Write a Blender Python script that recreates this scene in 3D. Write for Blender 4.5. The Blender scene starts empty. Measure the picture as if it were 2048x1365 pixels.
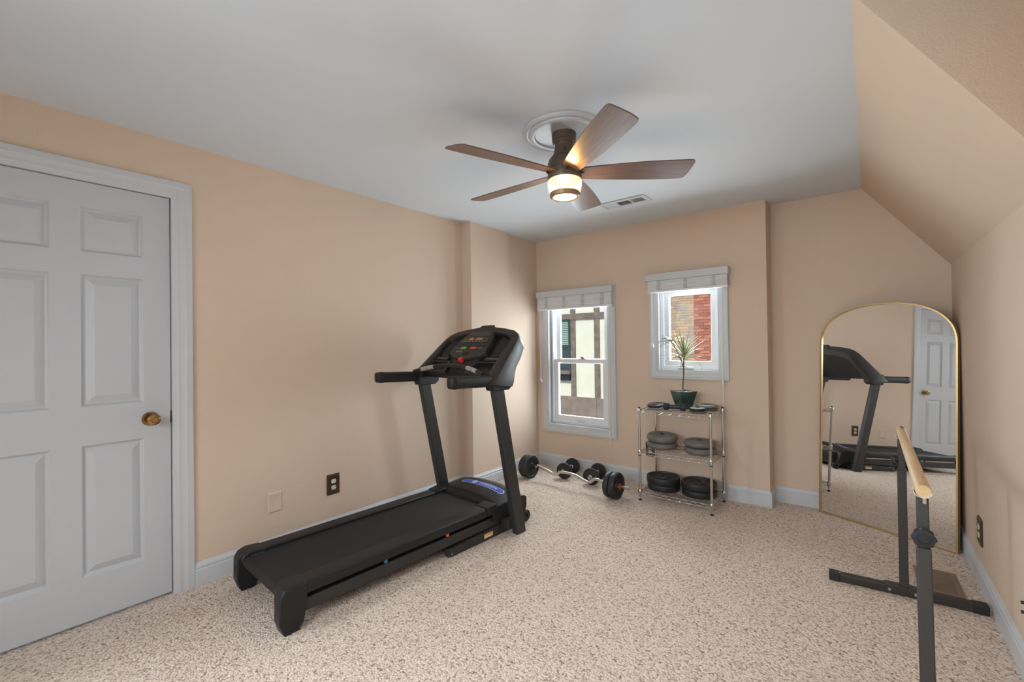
import bpy, math, random
from math import sin, cos, pi, radians, sqrt
from mathutils import Vector, Matrix
random.seed(7)
scene = bpy.context.scene
COL = scene.collection

# ---------------------------------------------------------------- camera
CAM_F, CAM_YAW, CAM_PITCH, CAM_ROLL = 886.56, -0.6783, 0.0073, -0.0129
CAM_LOC = Vector((2.8156, 0.0, 1.2669))
fw = Vector((sin(CAM_YAW)*cos(CAM_PITCH), cos(CAM_YAW)*cos(CAM_PITCH), sin(CAM_PITCH)))
r0 = Vector((cos(CAM_YAW), -sin(CAM_YAW), 0)); u0 = r0.cross(fw)
rt = cos(CAM_ROLL)*r0 + sin(CAM_ROLL)*u0; up = cos(CAM_ROLL)*u0 - sin(CAM_ROLL)*r0
cd = bpy.data.cameras.new('camera'); cam = bpy.data.objects.new('camera', cd); COL.objects.link(cam)
cd.sensor_width = 36; cd.lens = CAM_F/2048*36; cd.clip_start = 0.02
m = Matrix((rt, up, -fw)).transposed().to_4x4(); m.translation = CAM_LOC
cam.matrix_world = m; scene.camera = cam

# ---------------------------------------------------------------- light
scene.view_settings.view_transform = 'Standard'
scene.view_settings.look = 'None'
scene.view_settings.gamma = 1
scene.view_settings.use_curve_mapping = False
scene.view_settings.exposure = 0.21
world = bpy.data.worlds.new('world'); scene.world = world; world.use_nodes = True
bg = world.node_tree.nodes['Background']; bg.inputs[0].default_value = (0.62, 0.78, 1.0, 1); bg.inputs[1].default_value = 0.75
def light(name, kind, loc, rot, energy, color=(1, 1, 1), sx=1, sy=1, angle=None):
    l = bpy.data.lights.new(name, kind); o = bpy.data.objects.new(name, l); COL.objects.link(o)
    o.location = loc; o.rotation_euler = rot; l.energy = energy; l.color = color
    if kind == 'AREA': l.shape = 'RECTANGLE'; l.size = sx; l.size_y = sy
    if angle is not None: l.angle = angle
    return o
light('sun', 'SUN', (6, -6, 12), (radians(50), 0, radians(3)), 2.6, (1.0, 0.95, 0.86), angle=radians(0.6))
DAY = (0.84, 0.93, 1.0)
light('daylight_tall_window', 'AREA', (0.55, 4.42, 1.0), (radians(-90), 0, 0), 104, DAY, 1.3, 2.0)
light('daylight_small_window', 'AREA', (1.62, 4.16, 1.37), (radians(-90), 0, 0), 46, DAY, 0.62, 0.82)
sl = light('added_fill_side', 'AREA', (0.06, -0.92, 1.45), (radians(68), 0, radians(-70)), 48, DAY, 0.85, 1.15); sl.data.spread = radians(115)  # fill lamp added at an unseen side window to brighten the right half
fl = light('added_fill_front', 'AREA', (1.95, -1.56, 1.45), (radians(63), 0, radians(4)), 38, DAY, 1.5, 1.15); fl.data.spread = radians(115)  # added fill from behind the camera, lifts back wall and carpet
light('added_fill_dormer', 'AREA', (3.17, 0.75, 1.55), (radians(90), 0, radians(90)), 1.0, DAY, 1.0, 1.0)  # weak extra fill, added on the unseen dormer side

# ---------------------------------------------------------------- materials
def lin(c):
    return tuple(((x/255)/12.92 if x/255 <= .04045 else ((x/255+.055)/1.055)**2.4) for x in c)
MATS = {}
def mat(name, col, rough=.5, metal=0, bump=0, bscale=200, vary=0, vscale=8, spec=.5, emit=None, estr=0, coat=0, kind='noise', stretch=None):
    if name in MATS: return MATS[name]
    m = bpy.data.materials.new(name); m.use_nodes = True; MATS[name] = m
    nt = m.node_tree; N = nt.nodes; L = nt.links; b = N['Principled BSDF']
    b.inputs['Base Color'].default_value = (*col, 1); b.inputs['Roughness'].default_value = rough
    b.inputs['Metallic'].default_value = metal; b.inputs['Specular IOR Level'].default_value = spec
    b.inputs['Coat Weight'].default_value = coat
    tc = N.new('ShaderNodeTexCoord'); src = tc.outputs['Object']
    if stretch:
        mp = N.new('ShaderNodeMapping'); mp.inputs['Scale'].default_value = stretch; L.new(src, mp.inputs[0]); src = mp.outputs[0]
    if vary:
        n = N.new('ShaderNodeTexNoise'); n.inputs['Scale'].default_value = vscale; n.inputs['Detail'].default_value = 4
        L.new(src, n.inputs['Vector'])
        r = N.new('ShaderNodeValToRGB'); r.color_ramp.elements[0].position = .3; r.color_ramp.elements[1].position = .7
        r.color_ramp.elements[0].color = (*[c*(1-vary) for c in col], 1)
        r.color_ramp.elements[1].color = (*[min(1, c*(1+vary)) for c in col], 1)
        L.new(n.outputs['Fac'], r.inputs[0]); L.new(r.outputs[0], b.inputs['Base Color'])
    if bump:
        n = N.new('ShaderNodeTexNoise'); n.inputs['Scale'].default_value = bscale; n.inputs['Detail'].default_value = 3
        L.new(src, n.inputs['Vector'])
        bp = N.new('ShaderNodeBump'); bp.inputs['Strength'].default_value = bump; bp.inputs['Distance'].default_value = .002
        L.new(n.outputs['Fac'], bp.inputs['Height']); L.new(bp.outputs[0], b.inputs['Normal'])
    if emit: b.inputs['Emission Color'].default_value = (*emit, 1); b.inputs['Emission Strength'].default_value = estr
    return m
def carpet_mat():
    m = bpy.data.materials.new('berber_carpet'); m.use_nodes = True; nt = m.node_tree; N = nt.nodes; L = nt.links; b = N['Principled BSDF']
    b.inputs['Roughness'].default_value = .95; b.inputs['Specular IOR Level'].default_value = .1
    tc = N.new('ShaderNodeTexCoord')
    v = N.new('ShaderNodeTexVoronoi'); v.inputs['Scale'].default_value = 122; L.new(tc.outputs['Object'], v.inputs['Vector'])
    hs = N.new('ShaderNodeSeparateColor'); L.new(v.outputs['Color'], hs.inputs[0])
    r = N.new('ShaderNodeValToRGB'); e = r.color_ramp.elements
    e[0].position = 0; e[0].color = (.52, .40, .32, 1); e[1].position = 1; e[1].color = (.82, .70, .60, 1)
    x = e.new(.25); x.color = (.69, .555, .46, 1)
    L.new(hs.outputs[0], r.inputs[0])
    # dark flecks in the gaps between the loops
    r2 = N.new('ShaderNodeValToRGB'); r2.color_ramp.elements[0].position = .52; r2.color_ramp.elements[0].color = (0, 0, 0, 1)
    r2.color_ramp.elements[1].position = .80; r2.color_ramp.elements[1].color = (1, 1, 1, 1)
    L.new(v.outputs['Distance'], r2.inputs[0])
    nz = N.new('ShaderNodeTexNoise'); nz.inputs['Scale'].default_value = 60; nz.inputs['Detail'].default_value = 2; L.new(tc.outputs['Object'], nz.inputs['Vector'])
    r3 = N.new('ShaderNodeValToRGB'); r3.color_ramp.elements[0].position = .40; r3.color_ramp.elements[0].color = (.15, .15, .15, 1)
    r3.color_ramp.elements[1].position = .62; r3.color_ramp.elements[1].color = (1, 1, 1, 1); L.new(nz.outputs['Fac'], r3.inputs[0])
    fm = N.new('ShaderNodeMath'); fm.operation = 'MULTIPLY'; L.new(r2.outputs[0], fm.inputs[0]); L.new(r3.outputs[0], fm.inputs[1])
    mx = N.new('ShaderNodeMix'); mx.data_type = 'RGBA'; L.new(fm.outputs[0], mx.inputs[0])
    mx.inputs[7].default_value = (.25, .18, .14, 1)
    L.new(r.outputs[0], mx.inputs[6]); L.new(mx.outputs[2], b.inputs['Base Color'])
    mt = N.new('ShaderNodeMath'); mt.operation = 'MULTIPLY'; mt.inputs[1].default_value = -1; L.new(v.outputs['Distance'], mt.inputs[0])
    bp = N.new('ShaderNodeBump'); bp.inputs['Strength'].default_value = .7; bp.inputs['Distance'].default_value = .006
    L.new(mt.outputs[0], bp.inputs['Height']); L.new(bp.outputs[0], b.inputs['Normal'])
    return m
def glass_mat():
    m = bpy.data.materials.new('window_glass'); m.use_nodes = True; nt = m.node_tree; N = nt.nodes; L = nt.links
    for n in list(N):
        if n.type != 'OUTPUT_MATERIAL': N.remove(n)
    t = N.new('ShaderNodeBsdfTransparent'); t.inputs[0].default_value = (.97, .985, .98, 1)
    g = N.new('ShaderNodeBsdfGlossy'); g.inputs['Roughness'].default_value = .02
    mx = N.new('ShaderNodeMixShader'); mx.inputs[0].default_value = .008
    L.new(t.outputs[0], mx.inputs[1]); L.new(g.outputs[0], mx.inputs[2]); L.new(mx.outputs[0], N['Material Output'].inputs[0])
    return m
def wood_mat(name, c0, c1, rough, scale=(40, 3, 40)):
    m = bpy.data.materials.new(name); m.use_nodes = True; nt = m.node_tree; N = nt.nodes; L = nt.links; b = N['Principled BSDF']
    b.inputs['Roughness'].default_value = rough
    tc = N.new('ShaderNodeTexCoord'); mp = N.new('ShaderNodeMapping'); mp.inputs['Scale'].default_value = scale; L.new(tc.outputs['Object'], mp.inputs[0])
    n = N.new('ShaderNodeTexNoise'); n.inputs['Scale'].default_value = 1.5; n.inputs['Detail'].default_value = 6; L.new(mp.outputs[0], n.inputs['Vector'])
    r = N.new('ShaderNodeValToRGB'); r.color_ramp.elements[0].position = .3; r.color_ramp.elements[1].position = .7
    r.color_ramp.elements[0].color = (*c0, 1); r.color_ramp.elements[1].color = (*c1, 1)
    L.new(n.outputs['Fac'], r.inputs[0]); L.new(r.outputs[0], b.inputs['Base Color']); return m
M_WALL = mat('peach_wall_paint', (.66, .515, .400), .75, bump=.8, bscale=130, spec=.25)
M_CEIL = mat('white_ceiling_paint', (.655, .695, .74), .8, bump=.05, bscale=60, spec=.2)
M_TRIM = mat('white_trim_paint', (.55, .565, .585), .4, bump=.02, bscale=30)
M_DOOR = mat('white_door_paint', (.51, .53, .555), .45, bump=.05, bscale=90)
M_VINYL = mat('white_vinyl', (.74, .755, .78), .35, bump=.01, bscale=40)
M_CARPET = carpet_mat(); M_GLASS = glass_mat()
M_BLACK = mat('black_plastic', (.011, .011, .012), .46, bump=.15, bscale=500, spec=.38)
M_BLACKM = mat('charcoal_powder_coat', (.030, .029, .029), .42, bump=.1, bscale=700, spec=.4)
M_DARK = mat('very_dark_plastic', (.010, .010, .011), .5, bump=.05)
M_BELT = mat('treadmill_belt', (.014, .014, .014), .68, bump=.4, bscale=900, spec=.35)
M_RUBBER = mat('black_rubber', (.014, .014, .015), .55, bump=.1)
M_IRON = mat('cast_iron_black', (.016, .0165, .018), .5, bump=.3, bscale=400)
M_GREYPL = mat('grey_vinyl_plate', (.135, .125, .113), .42, vary=.12, bump=.05)
M_CHROME = mat('chrome', (.62, .61, .59), .2, metal=1, bump=.01)
M_STEEL = mat('bright_steel', (.62, .60, .56), .28, metal=1, bump=.02)
M_BRASS = mat('antique_brass', (.33, .21, .085), .22, metal=1, bump=.02)
M_GOLD = mat('gold_frame', (.62, .46, .22), .3, metal=1, bump=.02)
M_BRONZE = mat('oil_rubbed_bronze', (.075, .045, .028), .38, metal=.6, bump=.05)
M_FANB = mat('fan_bronze', (.115, .085, .062), .42, metal=.35, bump=.05)
M_SILVERPL = mat('grip_silver', (.5, .5, .48), .35, metal=.6, bump=.02)

# ---------------------------------------------------------------- mesh builder
class B:
    def __init__(s): s.v = []; s.f = []
    def add(s, vs, fs):
        o = len(s.v); s.v += [tuple(x) for x in vs]; s.f += [tuple(i+o for i in f) for f in fs]; return s
    def box(s, x0, x1, y0, y1, z0, z1):
        return s.add([(x, y, z) for z in (z0, z1) for y in (y0, y1) for x in (x0, x1)],
                     [(0, 2, 3, 1), (4, 5, 7, 6), (0, 1, 5, 4), (2, 6, 7, 3), (0, 4, 6, 2), (1, 3, 7, 5)])
    def hexa(s, bot, top):
        n = len(bot)
        return s.add(list(bot)+list(top), [tuple(reversed(range(n))), tuple(range(n, 2*n))]+[(i, (i+1) % n, n+(i+1) % n, n+i) for i in range(n)])
    def prism(s, pts, axis, a0, a1):
        def P(p, a): return {'x': (a, p[0], p[1]), 'y': (p[0], a, p[1]), 'z': (p[0], p[1], a)}[axis]
        return s.hexa([P(p, a0) for p in pts], [P(p, a1) for p in pts])
    def cyl(s, p0, p1, r, seg=16, r1=None, caps=True):
        p0 = Vector(p0); p1 = Vector(p1); r1 = r if r1 is None else r1
        d = (p1-p0).normalized(); a = d.orthogonal().normalized(); b = d.cross(a)
        vs = []
        for p, q in ((p0, r), (p1, r1)):
            vs += [p+q*(cos(2*pi*i/seg)*a+sin(2*pi*i/seg)*b) for i in range(seg)]
        fs = [(i, (i+1) % seg, seg+(i+1) % seg, seg+i) for i in range(seg)]
        if caps: fs += [tuple(reversed(range(seg))), tuple(range(seg, 2*seg))]
        return s.add(vs, fs)
    def tube(s, path, r, seg=8, closed=False, caps=True):
        P = [Vector(p) for p in path]; n = len(P); vs = []; a = None
        for i in range(n):
            if closed: t = P[(i+1) % n]-P[i-1]
            else: t = P[min(i+1, n-1)]-P[max(i-1, 0)]
            t.normalize()
            if a is None: a = t.orthogonal().normalized()
            a = (a-t*a.dot(t)).normalized(); b = t.cross(a)
            rr = r[i] if isinstance(r, (list, tuple)) else r
            vs += [P[i]+rr*(cos(2*pi*k/seg)*a+sin(2*pi*k/seg)*b) for k in range(seg)]
        fs = []
        for i in range(n if closed else n-1):
            j = (i+1) % n
            fs += [(i*seg+k, i*seg+(k+1) % seg, j*seg+(k+1) % seg, j*seg+k) for k in range(seg)]
        if not closed and caps: fs += [tuple(reversed(range(seg))), tuple((n-1)*seg+k for k in range(seg))]
        return s.add(vs, fs)
    def lathe(s, prof, mtx=None, seg=32, closed=False):
        """prof = [(r, z)] around local z; r = 0 ends make poles."""
        vs = []; rows = []
        for r, z in prof:
            if r <= 1e-6: rows.append([len(vs)]); vs.append(Vector((0, 0, z)))
            else:
                rows.append(list(range(len(vs), len(vs)+seg))); vs += [Vector((r*cos(2*pi*i/seg), r*sin(2*pi*i/seg), z)) for i in range(seg)]
        fs = []
        pairs = list(zip(rows, rows[1:]))+([(rows[-1], rows[0])] if closed else [])
        for a, b in pairs:
            for i in range(seg):
                j = (i+1) % seg
                if len(a) == 1 and len(b) == 1: continue
                if len(a) == 1: fs.append((a[0], b[j], b[i]))
                elif len(b) == 1: fs.append((a[i], a[j], b[0]))
                else: fs.append((a[i], a[j], b[j], b[i]))
        if mtx is not None: vs = [mtx @ v for v in vs]
        return s.add(vs, fs)
    def loft(s, rings, close=False, cap0=False, cap1=False):
        """rings of equal point count, each closed"""
        n = len(rings[0]); vs = [p for r in rings for p in r]; fs = []
        m = len(rings)
        for i in range(m if close else m-1):
            j = (i+1) % m
            fs += [(i*n+k, i*n+(k+1) % n, j*n+(k+1) % n, j*n+k) for k in range(n)]
        if cap0: fs.append(tuple(reversed(range(n))))
        if cap1: fs.append(tuple((m-1)*n+k for k in range(n)))
        return s.add(vs, fs)
    def strip(s, lines):
        """open polylines of equal count joined by quads"""
        n = len(lines[0]); vs = [p for r in lines for p in r]; fs = []
        for i in range(len(lines)-1):
            fs += [(i*n+k, i*n+k+1, (i+1)*n+k+1, (i+1)*n+k) for k in range(n-1)]
        return s.add(vs, fs)
    def xf(s, mtx): s.v = [tuple(mtx @ Vector(p)) for p in s.v]; return s
    def mesh(s, name, sharp=35):
        me = bpy.data.meshes.new(name); me.from_pydata(s.v, [], s.f); me.validate(); me.update()
        import bmesh
        bm = bmesh.new(); bm.from_mesh(me); bmesh.ops.recalc_face_normals(bm, faces=bm.faces); bm.to_mesh(me); bm.free()
        me.polygons.foreach_set('use_smooth', [True]*len(me.polygons)); me.set_sharp_from_angle(angle=radians(sharp))
        return me
    def build(s, name, m, parent=None, bevel=0, seg=2, sharp=35, loc=None):
        o = bpy.data.objects.new(name, s.mesh(name, sharp)); COL.objects.link(o)
        o.data.materials.append(m); o.parent = parent
        if loc: o.location = loc
        if bevel:
            md = o.modifiers.new('bevel', 'BEVEL'); md.width = bevel; md.segments = seg; md.limit_method = 'ANGLE'; md.angle_limit = radians(40)
        return o
def tag(o, label=None, cat=None, group=None, kind=None):
    if label: o['label'] = label
    if cat: o['category'] = cat
    if group: o['group'] = group
    if kind: o['kind'] = kind
    return o
def thing(name, label, cat, loc=(0, 0, 0), rotz=0, group=None):
    o = bpy.data.objects.new(name, None); COL.objects.link(o); o.location = loc; o.rotation_euler = (0, 0, rotz); o.empty_display_size = .1
    return tag(o, label, cat, group)
def struct_empty(name, label=None):
    o = bpy.data.objects.new(name, None); COL.objects.link(o); o['kind'] = 'structure'; o.empty_display_size = .1
    if label: o['label'] = label
    return o
def share(o, name, parent, loc=None, rot=None):
    c = o.copy(); COL.objects.link(c); c.name = name; c.parent = parent
    if loc is not None: c.location = loc
    if rot is not None: c.rotation_euler = rot
    return c
def text_mesh(txt, size):
    cu = bpy.data.curves.new('txt', 'FONT'); cu.body = txt; cu.size = size; cu.align_x = 'CENTER'; cu.align_y = 'CENTER'; cu.resolution_u = 3
    o = bpy.data.objects.new('txt', cu); COL.objects.link(o)
    dg = bpy.context.evaluated_depsgraph_get(); me = bpy.data.meshes.new_from_object(o.evaluated_get(dg))
    v = [tuple(x.co) for x in me.vertices]; f = [tuple(p.vertices) for p in me.polygons]
    bpy.data.objects.remove(o); bpy.data.curves.remove(cu); bpy.data.meshes.remove(me)
    return v, f

# ---------------------------------------------------------------- room shell
H, D, DR, YF = 2.35, 3.854, 4.045, -1.62
XE, HK = 2.787, 1.748
def xr(y): return 3.238+(4.045-y)*.0105
XP = 2.212                      # corner where the window wall steps back
LW = [(0, YF), (0, 2.80), (.108, 2.80), (.108, 3.325), (.058, 3.325), (.058, D)]
EXTF = struct_empty
floor = B().add([(-.2, YF-.1, 0), (3.5, YF-.1, 0), (3.5, 4.2, 0), (-.2, 4.2, 0), (-.2, YF-.1, -.05), (3.5, YF-.1, -.05), (3.5, 4.2, -.05), (-.2, 4.2, -.05)],
                [(0, 1, 2, 3), (7, 6, 5, 4), (0, 4, 5, 1), (1, 5, 6, 2), (2, 6, 7, 3), (3, 7, 4, 0)]).build('floor', M_CARPET)
tag(floor, 'beige flecked berber loop carpet', kind='structure')
CH = (XE, 1.757); CK = (xr(2.005), 2.005)
b = B().prism([(-.05, YF-.05), (xr(YF)+.05, YF-.05), (CK[0]+.02, CK[1]), CH, (XE, DR+.05), (-.05, DR+.05)], 'z', H, H+.08)
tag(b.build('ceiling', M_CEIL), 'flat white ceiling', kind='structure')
SL = [(XE, 1.757, H), (CK[0], CK[1], HK), (xr(DR), DR, HK), (XE, DR, H)]
b = B().hexa(SL, [(x+.003, y, z+.003) for x, y, z in SL])
tag(b.build('ceiling_slope', M_WALL), 'peach sloped ceiling above the right wall', kind='structure')
b = B().hexa([(CH[0], CH[1], H), (CK[0], CK[1], HK), (CK[0], CK[1], H)], [(CH[0]+.004, CH[1], H), (CK[0]+.004, CK[1], HK), (CK[0]+.004, CK[1], H)])
tag(b.build('wall_dormer', M_WALL), 'triangular peach dormer cheek at the end of the slope', kind='structure')
# left wall with the doorway
DY0, DY1, DZ = -.095, .682, 2.048
b = B()
def wq(p, q, z0, z1): b.add([(p[0], p[1], z0), (q[0], q[1], z0), (q[0], q[1], z1), (p[0], p[1], z1)], [(0, 1, 2, 3)])
wq((0, YF), (0, DY0), 0, H); wq((0, DY0), (0, DY1), DZ, H); wq((0, DY1), LW[1], 0, H)
for p, q in zip(LW[1:], LW[2:]): wq(p, q, 0, H)
tag(b.build('wall_left', M_WALL), 'peach textured left wall with a shallow pilaster', kind='structure')
# back wall with two window openings
W1 = (.205, .885, .44, 1.74); W2 = (1.375, 1.862, 1.03, 1.74)
b = B(); xs = sorted({.058, XP, W1[0], W1[1], W2[0], W2[1]}); zs = sorted({0, H, W1[2], W1[3], W2[2], W2[3]})
for x0, x1 in zip(xs, xs[1:]):
    for z0, z1 in zip(zs, zs[1:]):
        if any(x0 >= w[0]-1e-6 and x1 <= w[1]+1e-6 and z0 >= w[2]-1e-6 and z1 <= w[3]+1e-6 for w in (W1, W2)): continue
        b.add([(x0, D, z0), (x1, D, z0), (x1, D, z1), (x0, D, z1)], [(0, 1, 2, 3)])
b.add([(XP, D, 0), (XP, DR, 0), (XP, DR, H), (XP, D, H)], [(0, 1, 2, 3)])
b.add([(XP, DR, 0), (xr(DR), DR, 0), (xr(DR), DR, HK), (XE, DR, H), (XP, DR, H)], [(0, 1, 2, 3, 4)])
tag(b.build('wall_back', M_WALL), 'peach back wall with two windows and a recessed right part', kind='structure')
# right wall
b = B()
b.add([(xr(DR), DR, 0), (CK[0], CK[1], 0), (CK[0], CK[1], HK), (xr(DR), DR, HK)], [(0, 1, 2, 3)])
b.add([(CK[0], CK[1], 0), (xr(YF), YF, 0), (xr(YF), YF, H), (CK[0], CK[1], H)], [(0, 1, 2, 3)])
tag(b.build('wall_right', M_WALL), 'peach right knee wall under the slope', kind='structure')
b = B().add([(0, YF, 0), (xr(YF), YF, 0), (xr(YF), YF, H), (0, YF, H)], [(0, 1, 2, 3)])
tag(b.build('wall_front', M_WALL), 'peach wall behind the camera', kind='structure')
# unseen windows added to go with the fill lamps: casing and closed shade
def added_window(name, mtx, w, h, label):
    e = struct_empty(name, label)
    o = B().loft([[(-w/2-i, -dp, -h/2-i), (w/2+i, -dp, -h/2-i), (w/2+i, -dp, h/2+i), (-w/2-i, -dp, h/2+i)] for i, dp in ((.08, 0), (.08, .018), (0, .014), (0, 0))])
    o.xf(mtx).build('casing', M_TRIM, e)
    B().box(-w/2, w/2, -.006, -.003, -h/2, h/2).xf(mtx).build('roller_shade', M_VINYL, e)
added_window('added_window_3', Matrix.Translation((0, -.92, 1.45)) @ Matrix.Rotation(pi/2, 4, 'Z'), .95, 1.25, 'unseen window added in the left wall for fill light')
added_window('added_window_5', Matrix.Translation((1.95, YF, 1.45)) @ Matrix.Rotation(pi, 4, 'Z'), 1.6, 1.25, 'unseen window added behind the camera for fill light')
added_window('added_window_4', Matrix.Translation((xr(.75)-.006, .75, 1.55)) @ Matrix.Rotation(-pi/2-.0105, 4, 'Z'), 1.1, 1.1, 'unseen dormer window added on the right wall for fill light')
# baseboards: mitred sweep
BBP = [(.014, 0), (.014, .082), (.011, .086), (.011, .089), (.0135, .093), (.0125, .104), (.007, .110), (.006, .116), (.003, .1205), (0, .1215)]
def sweep(path, prof, side):
    P = [Vector(p) for p in path]; n = len(P); lines = []
    nr = []
    for i in range(n-1):
        d = (P[i+1]-P[i]).normalized(); nr.append(Vector((-d.y, d.x))*side)
    for i in range(n):
        a = nr[max(i-1, 0)]; c = nr[min(i, n-2)]; m_ = (a+c); m_ = m_/(1+a.dot(c))
        lines.append([(P[i].x+m_.x*o, P[i].y+m_.y*o, z) for o, z in prof])
    bb = B().strip(lines); k = len(prof)
    return bb
CASW = .088
tag(sweep([(0, DY1+CASW), *LW[1:]], BBP, -1).build('baseboard_left', M_TRIM), kind='structure')
tag(sweep([(.058, D), (XP, D), (XP, DR), (xr(DR), DR)], BBP, -1).build('baseboard_back', M_TRIM), kind='structure')
tag(sweep([(xr(DR), DR), (xr(YF), YF)], BBP, -1).build('baseboard_right', M_TRIM), kind='structure')
tag(sweep([(xr(YF), YF), (0, YF), (0, DY0-CASW)], BBP, -1).build('baseboard_front', M_TRIM), kind='structure')

# door casing, jamb and six-panel door
CP = [(0, 0), (0, .010), (.006, .012), (.020, .013), (.026, .016), (.034, .014), (.052, .017), (.060, .021), (.066, .019), (.078, .020), (.088, .017), (.088, 0)]
g = .003
rows = []
for o, px in CP:
    rows.append([(px, DY0-o, 0), (px, DY0-o, DZ+o), (px, DY1+o, DZ+o), (px, DY1+o, 0)])
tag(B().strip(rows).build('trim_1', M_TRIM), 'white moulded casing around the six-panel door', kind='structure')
b = B()
b.box(-.12, 0, DY0-.02, DY0, 0, DZ+.02).box(-.12, 0, DY1, DY1+.02, 0, DZ+.02).box(-.12, 0, DY0, DY1, DZ, DZ+.02)
tag(b.build('trim_2', M_TRIM), 'white door jamb', kind='structure')
door = struct_empty('door_1', 'white six-panel door with brass knob')
y0, y1, z0, z1 = DY0+g, DY1-g-.002, .014, DZ-g
XD = -.006
cols = [(.018, .244), (.343, .569)]; rws = [(.218, .823), (1.003, 1.616), (1.722, 1.93)]
b = B(); ys = sorted({y0, y1, *[c for p in cols for c in p]}); zz = sorted({z0, z1, *[c for p in rws for c in p]})
for a0, a1 in zip(ys, ys[1:]):
    for c0, c1 in zip(zz, zz[1:]):
        if any(abs(a0-p[0]) < 1e-6 for p in cols) and any(abs(c0-p[0]) < 1e-6 for p in rws): continue
        b.add([(XD, a0, c0), (XD, a1, c0), (XD, a1, c1), (XD, a0, c1)], [(0, 1, 2, 3)])
b.box(XD-.035, XD-.016, y0, y1, z0, z1)
b.add([(XD, y0, z0), (XD, y1, z0), (XD, y1, z1), (XD, y0, z1), (XD-.03, y0, z0), (XD-.03, y1, z0), (XD-.03, y1, z1), (XD-.03, y0, z1)], [(0, 1, 5, 4), (1, 2, 6, 5), (2, 3, 7, 6), (3, 0, 4, 7)])
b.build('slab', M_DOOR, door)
for pc in cols:
    for pr in rws:
        rr = []
        for i, dp in ((0, 0), (.004, -.004), (.009, -.0115), (.013, -.0135), (.017, -.0130), (.046, -.0008), (.047, -.0003)):
            rr.append([(XD+dp, pc[0]+i, pr[0]+i), (XD+dp, pc[1]-i, pr[0]+i), (XD+dp, pc[1]-i, pr[1]-i), (XD+dp, pc[0]+i, pr[1]-i)])
        B().loft(rr, cap1=True).build('panel', M_DOOR, door, sharp=12)
kn = B().lathe([(0, 0), (.034, 0), (.035, .003), (.031, .007), (.0, .008)], Matrix.Translation((XD, .593, .916)) @ Matrix.Rotation(pi/2, 4, 'Y')).build('knob_rosette', M_BRASS, door)
KM = Matrix.Translation((XD, .597, .915)) @ Matrix.Rotation(pi/2, 4, 'Y')
B().lathe([(0, .006), (.016, .007), (.012, .014), (.011, .030), (.018, .036), (.026, .044), (.0285, .053), (.026, .060), (.018, .064), (.015, .064), (.0135, .061), (0, .060)], KM).build('knob', M_BRASS, kn)
B().box(XD-.02, XD+.0015, DY1-.007, DY1+.001, .885, .945).build('latch_plate', M_BRONZE, door)

# ---------------------------------------------------------------- windows in the back wall
def casing_frame(x0, x1, z0, z1, prof, yy):
    return B().loft([[(x0-o, yy-p, z0-o), (x1+o, yy-p, z0-o), (x1+o, yy-p, z1+o), (x0-o, yy-p, z1+o)] for o, p in prof])
WCP = [(0, -.13), (0, .008), (.006, .012), (.014, .012), (.017, .016), (.024, .014), (.05, .016), (.057, .021), (.066, .018), (.078, .019), (.080, .015), (.080, 0)]
def ring(b, x0, x1, z0, z1, w, ya, yb, wb=None, wt=None, wr=None):
    wb = w if wb is None else wb; wt = w if wt is None else wt; wr = w if wr is None else wr
    A = [(x0, z0), (x1, z0), (x1, z1), (x0, z1)]; I = [(x0+w, z0+wb), (x1-wr, z0+wb), (x1-wr, z1-wt), (x0+w, z1-wt)]
    return b.loft([[(x, ya, z) for x, z in A], [(x, ya, z) for x, z in I], [(x, yb, z) for x, z in I], [(x, yb, z) for x, z in A]], close=True)
w1 = struct_empty('window_1', 'tall white double-hung window')
casing_frame(*W1, WCP, D).build('casing', M_TRIM, w1)
x0, x1, z0, z1 = W1
ring(B(), x0, x1, z0, z1, .022, D+.045, D+.13).build('frame', M_VINYL, w1, bevel=.002)
ring(B(), x0+.022, x1-.022, z0+.02, z1-.02, .012, D+.030, D+.075).build('stop', M_VINYL, w1, bevel=.002)
us = ring(B(), x0+.034, x1-.034, 1.06, z1-.022, .052, D+.088, D+.118).build('upper_sash', M_VINYL, w1, bevel=.003)
B().box(x0+.08, x1-.08, D+.100, D+.104, 1.10, z1-.06).build('pane', M_GLASS, us)
ls = ring(B(), x0+.030, x1-.034, z0+.022, 1.108, .052, D+.048, D+.082, wb=.066, wt=.036).build('lower_sash', M_VINYL, w1, bevel=.003)
B().box(x0+.075, x1-.08, D+.063, D+.067, z0+.08, 1.08).build('pane', M_GLASS, ls)
B().box(.505, .595, D+.040, D+.050, .474, .488).build('lift_handle', M_TRIM, ls, bevel=.003)
lk = B().box(.535, .60, D+.052, D+.084, 1.108, 1.114).cyl((.567, D+.066, 1.114), (.567, D+.066, 1.126), .013, 14).box(.545, .572, D+.058, D+.068, 1.122, 1.130)
lk.build('sash_lock', M_BRONZE, ls, bevel=.001)
w2 = struct_empty('window_2', 'small white casement window with crank')
casing_frame(*W2, WCP, D).build('casing', M_TRIM, w2)
x0, x1, z0, z1 = W2
ring(B(), x0, x1, z0, z1, .030, D+.030, D+.12).build('frame', M_VINYL, w2, bevel=.003)
cs = ring(B(), x0+.024, x1-.024, z0+.026, z1-.02, .046, D+.055, D+.10).build('sash', M_VINYL, w2, bevel=.004)
B().box(x0+.065, x1-.065, D+.076, D+.080, z0+.065, z1-.05).build('pane', M_GLASS, cs)
B().box(1.53, 1.66, D+.004, D+.050, z0+.002, z0+.020).tube([(1.60, D+.02, z0+.02), (1.60, D-.002, z0+.030), (1.575, D-.004, z0+.032), (1.545, D-.004, z0+.030)], .006, 8).build('crank', M_TRIM, w2, bevel=.002)

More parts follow.
